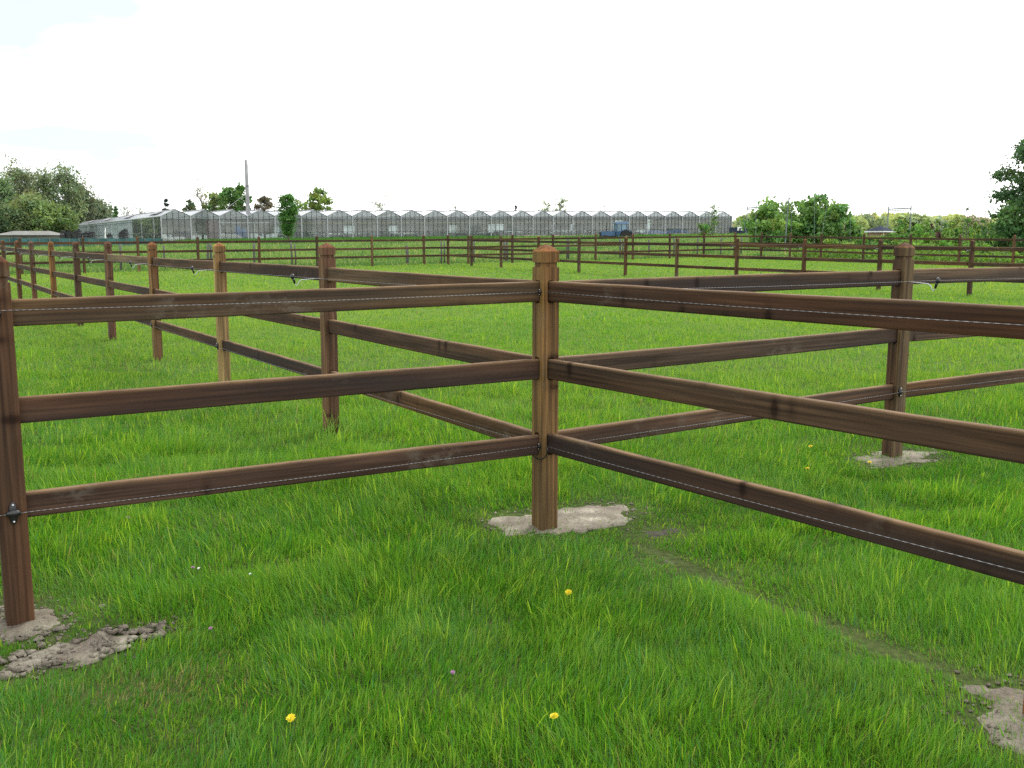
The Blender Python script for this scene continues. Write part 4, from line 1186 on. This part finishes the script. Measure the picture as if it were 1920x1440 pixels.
def shed():
    d = 112; x0, x1 = lat(12, d), lat(108, d); p = Vector(((x0 + x1) / 2, d, 0)); p.z = tz(p.x, p.y)
    root = thing('low_shed', 'low pale shed with weathered roof in front of the left wood', 'shed', p)
    w = (x1 - x0); h = at(60, 441, d).z - p.z; a = at(60, 433, d).z - p.z
    mb = MB(); mb.box((0, 0, h / 2), (w, 4.2, h)); wl = mb.build('wall', M['fibre'], root)
    mb = MB(); mb.box((0.2, -2.12, h * 0.45), (0.5, 0.06, h * 0.8)); mb.build('door', M['old_wood'], root)
    mb = MB(); e = 0.25; mb.add([(-w / 2 - e, -2.5, h), (w / 2 + e, -2.5, h), (w / 2 - 0.8, 0, a), (-w / 2 + 0.9, 0, a), (w / 2 + e, 2.5, h), (-w / 2 - e, 2.5, h)], [(0, 1, 2, 3), (3, 2, 4, 5), (0, 3, 5), (1, 4, 2), (0, 5, 4, 1)])
    mb.build('roof', M['fibre'], root)
shed()

def net_fence():
    d0, d1 = 88.0, 96.0; a = Vector((lat(-60, d0), d0, 0)); b = Vector((lat(306, d1), d1, 0))
    root = thing('netting_fence', 'teal windbreak netting along the left foot of the greenhouse', 'fence', Vector((a.x, a.y, tz(a.x, a.y))))
    n = 40; mb = MB(); vs = []
    for k in range(n + 1):
        q = a.lerp(b, k / n); z = tz(q.x, q.y); q2 = q + Vector((0, 0.05 * math.sin(k * 2.1), 0))
        zt_ = at(960, 447.0 + 0.5 * math.sin(k * 1.3), q.y).z
        vs += [Vector((q2.x, q2.y, z)) - root.location, Vector((q2.x, q2.y, zt_)) - root.location]
    mb.add(vs, [(2 * k, 2 * k + 2, 2 * k + 3, 2 * k + 1) for k in range(n)])
    mb.build('net', M['net'], root)
    mb = None
    for k in range(0, n + 1, 2):
        q = a.lerp(b, k / n); z = tz(q.x, q.y); s = MB(); s.tube([(0, 0, -0.2), (0, 0, at(960, 446.5, q.y).z - z)], 0.04, 6)
        s.build('stake', M['fibre'], root, Vector((q.x, q.y - 0.09, z)) - root.location)
net_fence()

def crate_stacks():
    rr = random.Random(3)
    for k, (px, top, w) in enumerate([(121, 437, 9), (131, 436, 9), (141, 434.5, 9), (150, 435, 8), (160, 437, 9), (171, 437, 9), (227, 436, 9), (237, 434.5, 9), (205, 442, 8)]):
        d = 101; p = Vector((lat(px, d), d + rr.uniform(-0.4, 0.4), 0)); p.z = tz(p.x, p.y)
        h = at(px, top, d).z - p.z; wd = w / 1860 * d
        mb = MB(); z = 0
        while z < h:
            hh = rr.uniform(0.22, 0.3); mb.box((rr.uniform(-0.04, 0.04), 0, z + hh / 2 - 0.01), (wd * rr.uniform(0.85, 1.05), 0.5, hh - 0.03)); z += hh
        for _ in range(5): mb.tube([(rr.uniform(-wd / 2, wd / 2), rr.uniform(-0.2, 0.2), z - 0.05), (rr.uniform(-wd / 2, wd / 2), rr.uniform(-0.2, 0.2), z + rr.uniform(0.05, 0.16))], 0.03, 4)
        o = mb.build('crate_stack', M['crate'], loc=p)
        tag(o, 'stack of black crates behind the teal netting beside the greenhouse wall', 'crates', 'black crate stacks behind the netting')
crate_stacks()

def pole(name, px0, py0, px1, py1, d, r, mat, label, cat, group=None):
    a = at(px0, py0, d); b = at(px1, py1, d); g = Vector((b.x, b.y, tz(b.x, b.y)))
    mb = MB(); mb.tube([(0, 0, -0.2), (b.x - g.x, 0, max(0.1, b.z - g.z)), (a.x - g.x, 0, a.z - g.z)], [r, r, r * 0.7], 6)
    return tag(mb.build(name, M[mat], loc=g), label, cat, group)

pole('white_pole', 197.5, 427, 197.5, 448, 100, 0.07, 'white', 'short white pole between the black crate stacks', 'pole')
MASTS = [(1387, 374, 1401, 446, 0.02, 'thin pale stake leaning left of the catenary gantry beside the container'),
         (1417, 354, 1417, 440, 0.014, 'thin upright stake seen through the nearer gantry'),
         (1474, 350, 1473, 452, 0.016, 'tallest thin stake over the left of the large-leaved bushes'),
         (1479, 369, 1472, 462, 0.045, 'thickest greenish stake, slightly slanting through the large-leaved bushes'),
         (1483.5, 359, 1483.5, 440, 0.012, 'faint thin stake just right of the thickest one'),
         (1527, 350, 1527, 440, 0.014, 'thin stake rising from the middle of the tallest bush'),
         (1555, 358, 1541, 440, 0.014, 'thin stake leaning right out of the bushes'),
         (1596, 356, 1594, 446, 0.013, 'thin upright stake at the right end of the bushes'),
         (1621, 379, 1612, 446, 0.013, 'shortest thin stake, leaning right beyond the bushes')]
for a, b, c, e, r, lab in MASTS:
    pole('garden_stake', a, b, c, e, 70, r, 'mast', lab, 'stake', 'thin stakes around the large-leaved bushes')

def gantry(px0, px1, py0, py1, d, label):
    a = at(px0, py0, d); b = at(px1, py1, d + 6); g = Vector((a.x, a.y, tz(a.x, a.y)))
    root = thing('railway_gantry', label, 'gantry', g, 'railway catenary gantries')
    for q in (a, b):
        mb = MB(); z = tz(q.x, q.y); mb.tube([(0, 0, 0), (0, 0, q.z - z + 0.5)], 0.13, 6); mb.build('mast', M['mast'], root, Vector((q.x, q.y, z)) - g)
    mb = MB(); mb.tube([a - g, b - g], 0.16, 5); mb.tube([a - g - UP * 0.4, b - g - UP * 0.4], 0.1, 5)
    for k in range(9):
        s = (a - g).lerp(b - g, k / 9); e = (a - g).lerp(b - g, (k + 1) / 9); mb.tube([s, e - UP * 0.35], 0.035, 4)
    mb.build('beam', M['mast'], root)
    for t in (0.33, 0.68):
        q = a.lerp(b, t) - g; mb = MB(); mb.tube([q - UP * 0.3, q - UP * 1.2], 0.04, 4); mb.build('insulator', M['mast'], root)
gantry(1401, 1428, 390, 388, 240, 'grey railway gantry left of the large-leaved bushes')
gantry(1666, 1708.5, 392, 390, 215, 'grey railway gantry above the small brick house, the largest one')
gantry(1126, 1134, 388, 386, 420, 'tiny railway gantry showing over the greenhouse roof')

def whip(px, ty, label):
    d = 66; b, H = place(px, d, ty)
    root = thing('whip_tree', label, 'tree', b)
    mb = MB(); mb.tube([(0, 0, -0.2), (0.03, 0, H * 0.6), (0, 0, H)], [0.025, 0.018, 0.01], 5); mb.build('trunk', M['bark'], root)
    rg = np.random.default_rng(8); P = np.array([0, 0, H]) + rg.normal(size=(26, 3)) * np.array([0.07, 0.07, 0.08])
    link('crown', leaves_mesh('crown', P, 0.09, np.tile([0.06, 0.11, 0.05], (26, 1))), root)
whip(1811, 392, 'thin whip of a tree with one leaf tuft on top, right of the woodland')
for k, px in enumerate((1811, 1845)):
    d = 62; c = at(px, 437, d); g = Vector((c.x, c.y, tz(c.x, c.y))); h = c.z - g.z
    root = thing('tied_stake', ('black tree tie hung between two stakes under the thin whip' if k == 0 else 'black tree tie hung between two stakes beside the big right tree'), 'stake', g, 'tree ties in the nursery')
    for s in (-0.15, 0.15):
        mb = MB(); mb.tube([(s, 0, -0.2), (s, 0, h + 0.5)], 0.022, 6); mb.build('stake', M['fibre'], root)
    mb = MB(); mb.tube([(0.16 * math.cos(a), -0.03, h + 0.05 + 0.12 * math.sin(a)) for a in [math.pi + math.pi * j / 8 for j in range(9)]], 0.03, 6); mb.build('tie', M['black'], root)

# things lying about the greenhouse
def heap(name, label, cat, p, size, mat, seed, n=5, group=None):
    random.seed(seed); mb = MB()
    for _ in range(n):
        mb.blob((random.uniform(-.5, .5) * size[0], random.uniform(-.3, .3) * size[1], size[2] * random.uniform(0.25, 0.55)), (size[0] * random.uniform(.3, .55), size[1] * .5, size[2] * random.uniform(.4, .6)), 0, 10, 7, 0.12)
    return tag(mb.build(name, M[mat], loc=p, smooth=True), label, cat, group)
heap('sack_pile', 'pale heap of sacks behind the glass left of the chimney', 'sacks', gpos(2.45 * BAY, 2.2), (1.7, 1.0, 0.95), 'sack', 1)
heap('sack_pile', 'low pale heap of sacks behind the first gable of the greenhouse', 'sacks', gpos(0.55 * BAY, 2.4), (1.8, 1.0, 0.7), 'sack', 2)
heap('tarpaulin', 'crumpled blue tarpaulin behind the glass beside the chimney foot', 'tarpaulin', gpos(2.92 * BAY, 2.0), (0.9, 0.8, 1.7), 'tarp', 3)
heap('tarpaulin', 'long blue tarpaulin heap behind the glass right of the tractor', 'tarpaulin', gpos(22.6 * BAY, 2.0), (4.2, 0.8, 0.85), 'tarp', 4, 8)
heap('dark_trolley', 'dark loaded trolley behind the glass of the first gable', 'trolley', gpos(0.85 * BAY, 3.4), (1.6, 0.8, 1.3), 'crate', 6)
for k, (px, lab) in enumerate([(1145, 'white sack lying below the tractor bonnet'), (1180, 'white sack lying under the rear wheel of the tractor')]):
    p = Vector((lat(px, 116), 116, 0)); p.z = tz(p.x, p.y)
    heap('white_sack', lab, 'sack', p, (0.5, 0.3, 0.35), 'sack', 10 + k, 3)
def gravel_bank():
    rg = np.random.default_rng(4); mb = MB(); random.seed(44)
    for k in range(170):
        u = rg.uniform(13.2 * BAY, 25 * BAY); p = gpos(u, -rg.uniform(1.2, 3.2)); p.z = tz(p.x, p.y)
        mb.blob((p.x, p.y, p.z + 0.05), (rg.uniform(.3, .9), rg.uniform(.2, .4), rg.uniform(.12, .3)), 0, 8, 5, 0.25)
    tag(mb.build('rubble', M['soil'], smooth=True), 'low bank of rubble along the foot of the greenhouse front', 'rubble', kind='stuff')
gravel_bank()

# ------------------------------------------------------------------ wild flowers
def flower(px, py, kind, label, group=None):
    g = on_ground(px, py + 10); k = 1
    ray_ = at(px, py, g.y - 0.02); base = Vector((g.x, g.y, tz(g.x, g.y))); h = max(0.09, ray_.z - base.z)
    root = thing(kind + '_flower' if kind != 'dandelion' else 'dandelion', label, 'flower', base, group)
    mb = MB(); mb.tube([(0, 0, -0.02), (0.006, 0, h * 0.6), (0, -0.02, h)], 0.0016, 5); mb.build('stem', M['stem'], root)
    mb = MB(); rr = random.Random(int(px))
    s = {'dandelion': 0.0135, 'mauve': 0.008, 'white': 0.007}[kind]; m = {'dandelion': 'dandelion', 'mauve': 'mauve', 'white': 'daisy'}[kind]
    tl = Euler((math.radians(rr.uniform(5, 35)), math.radians(rr.uniform(-25, 25)), 0)).to_matrix()
    for ring, (rad, lift, cnt) in enumerate(((1.0, 0.1, 16), (0.75, 0.3, 13), (0.45, 0.45, 9))):
        for j in range(cnt):
            a = 2 * math.pi * j / cnt + ring * 0.3; L = s * rad * rr.uniform(0.85, 1.1); w = s * 0.13
            dirv = Vector((math.cos(a), math.sin(a), 0)); sd = Vector((-math.sin(a), math.cos(a), 0))
            o = Vector((0, -0.02, h)); v = [o + tl @ q for q in (sd * -w * .4, sd * w * .4, dirv * L + sd * w + UP * s * lift, dirv * L * 1.08 + UP * s * (lift + .05), dirv * L - sd * w + UP * s * lift)]
            mb.add(v, [(0, 1, 2, 3, 4)])
    mb.blob((0, -0.02, h - s * 0.2), (s * .4, s * .4, s * .35), 1, 8, 5)
    mb.build('flower_head', [M[m], M['stem']], root)
gD = 'yellow dandelions in the grass'; gM = 'mauve clover-like flowers in the grass'
flower(550, 1384, 'dandelion', 'large yellow dandelion, nearest to the camera left of centre', gD)
flower(1038, 1380, 'dandelion', 'yellow dandelion at the bottom middle of the grass', gD)
flower(1065, 1138, 'dandelion', 'small yellow dandelion in the grass below the crossing post', gD)
flower(1517, 850, 'dandelion', 'yellow dandelion beyond the near right rails, upper one of a pair', gD)
flower(1511, 893, 'dandelion', 'yellow dandelion beyond the near right rails, lower one of a pair', gD)
flower(1627, 882, 'dandelion', 'yellow dandelion beside the bare soil of the right-hand post', gD)
flower(366, 1085, 'mauve', 'mauve flower head beside a small white flower', gM)
flower(400, 1208, 'mauve', 'mauve flower head right of the cloddy soil strip', gM)
flower(850, 1295, 'mauve', 'mauve flower head in the grass above the bottom middle', gM)
flower(245, 988, 'mauve', 'mauve flower head just below the lowest left rail', gM)
flower(377, 1087, 'white', 'tiny white flower beside a mauve one', 'small white flowers in the grass')
flower(473, 1100, 'white', 'tiny white flower alone in the grass', 'small white flowers in the grass')

# ------------------------------------------------------------------ camera
cam = bpy.data.cameras.new('camera'); co = bpy.data.objects.new('camera', cam); COL.objects.link(co)
cam.sensor_width = 36.0; cam.lens = 36.0 * F / 1920.0; cam.clip_start = 0.05; cam.clip_end = 6000
co.location = (0, 0, EYE); co.rotation_euler = (math.pi / 2 - PITCH, 0, 0)
SC.camera = co

# ------------------------------------------------------------------ sky and sun
SUN_EL, SUN_AZ = math.radians(50), math.radians(28)      # azimuth from straight ahead towards the right
w = bpy.data.worlds.new('World'); SC.world = w; w.use_nodes = True
nt = w.node_tree; nt.nodes.clear()
out = nt.nodes.new('ShaderNodeOutputWorld'); bg = nt.nodes.new('ShaderNodeBackground'); bg.inputs['Strength'].default_value = 0.12
sky = nt.nodes.new('ShaderNodeTexSky'); sky.sky_type = 'NISHITA'; sky.sun_disc = False; sky.sun_elevation = SUN_EL; sky.sun_rotation = SUN_AZ
tc = nt.nodes.new('ShaderNodeTexCoord'); sp = nt.nodes.new('ShaderNodeSeparateXYZ'); nt.links.new(tc.outputs['Generated'], sp.inputs[0])
def mth(op, a, b=None):
    m = nt.nodes.new('ShaderNodeMath'); m.operation = op
    for i, v in enumerate((a, b)):
        if v is None: continue
        if hasattr(v, 'is_output'): nt.links.new(v, m.inputs[i])
        else: m.inputs[i].default_value = v
    return m.outputs[0]
dz = mth('ADD', mth('MAXIMUM', sp.outputs['Z'], 0.0), 0.16)
cb = nt.nodes.new('ShaderNodeCombineXYZ'); nt.links.new(mth('DIVIDE', sp.outputs['X'], dz), cb.inputs[0]); nt.links.new(mth('DIVIDE', sp.outputs['Y'], dz), cb.inputs[1])
ns = nt.nodes.new('ShaderNodeTexNoise'); ns.inputs['Scale'].default_value = 1.0; ns.inputs['Detail'].default_value = 7; ns.inputs['Roughness'].default_value = 0.5
nt.links.new(cb.outputs[0], ns.inputs['Vector'])
lf = nt.nodes.new('ShaderNodeMapRange'); lf.inputs['From Min'].default_value = 0.1; lf.inputs['From Max'].default_value = -0.28; nt.links.new(sp.outputs['X'], lf.inputs['Value'])
rp = nt.nodes.new('ShaderNodeValToRGB'); rp.color_ramp.elements[0].position = 0.4; rp.color_ramp.elements[0].color = (0, 0, 0, 1)
rp.color_ramp.elements[1].position = 0.61; rp.color_ramp.elements[1].color = (1, 1, 1, 1); nt.links.new(ns.outputs['Fac'], rp.inputs[0])
thin = mth('MULTIPLY', rp.outputs[0], lf.outputs[0])
cl = nt.nodes.new('ShaderNodeMix'); cl.data_type = 'RGBA'; cl.inputs[6].default_value = (9.0, 9.0, 9.0, 1); cl.inputs[7].default_value = (3.3, 3.52, 3.66, 1)
nt.links.new(thin, cl.inputs[0])
mx = nt.nodes.new('ShaderNodeMix'); mx.data_type = 'RGBA'; mx.inputs[0].default_value = 0.93
nt.links.new(sky.outputs[0], mx.inputs[6]); nt.links.new(cl.outputs[2], mx.inputs[7])
nt.links.new(mx.outputs[2], bg.inputs['Color']); nt.links.new(bg.outputs[0], out.inputs['Surface'])

sl = bpy.data.lights.new('sun', 'SUN'); sl.energy = 1.3; sl.angle = math.radians(14); sl.color = (1.0, 0.96, 0.9)
so = bpy.data.objects.new('sun', sl); COL.objects.link(so)
sd = Vector((math.sin(SUN_AZ) * math.cos(SUN_EL), math.cos(SUN_AZ) * math.cos(SUN_EL), math.sin(SUN_EL)))
so.rotation_euler = (-sd).to_track_quat('-Z', 'Y').to_euler(); so.location = (0, 0, 30)

vs = SC.view_settings; vs.view_transform = 'Standard'; vs.look = 'None'; vs.exposure = 1.2; vs.gamma = 1.0
SC.display_settings.display_device = 'sRGB'
SC.render.engine = 'CYCLES'
cy = SC.cycles; cy.max_bounces = 8; cy.transparent_max_bounces = 24; cy.diffuse_bounces = 3; cy.glossy_bounces = 3; cy.transmission_bounces = 4
cy.use_denoising = False; cy.denoiser = 'OPENIMAGEDENOISE'; cy.denoising_input_passes = 'RGB_ALBEDO_NORMAL'; cy.denoising_prefilter = 'ACCURATE'
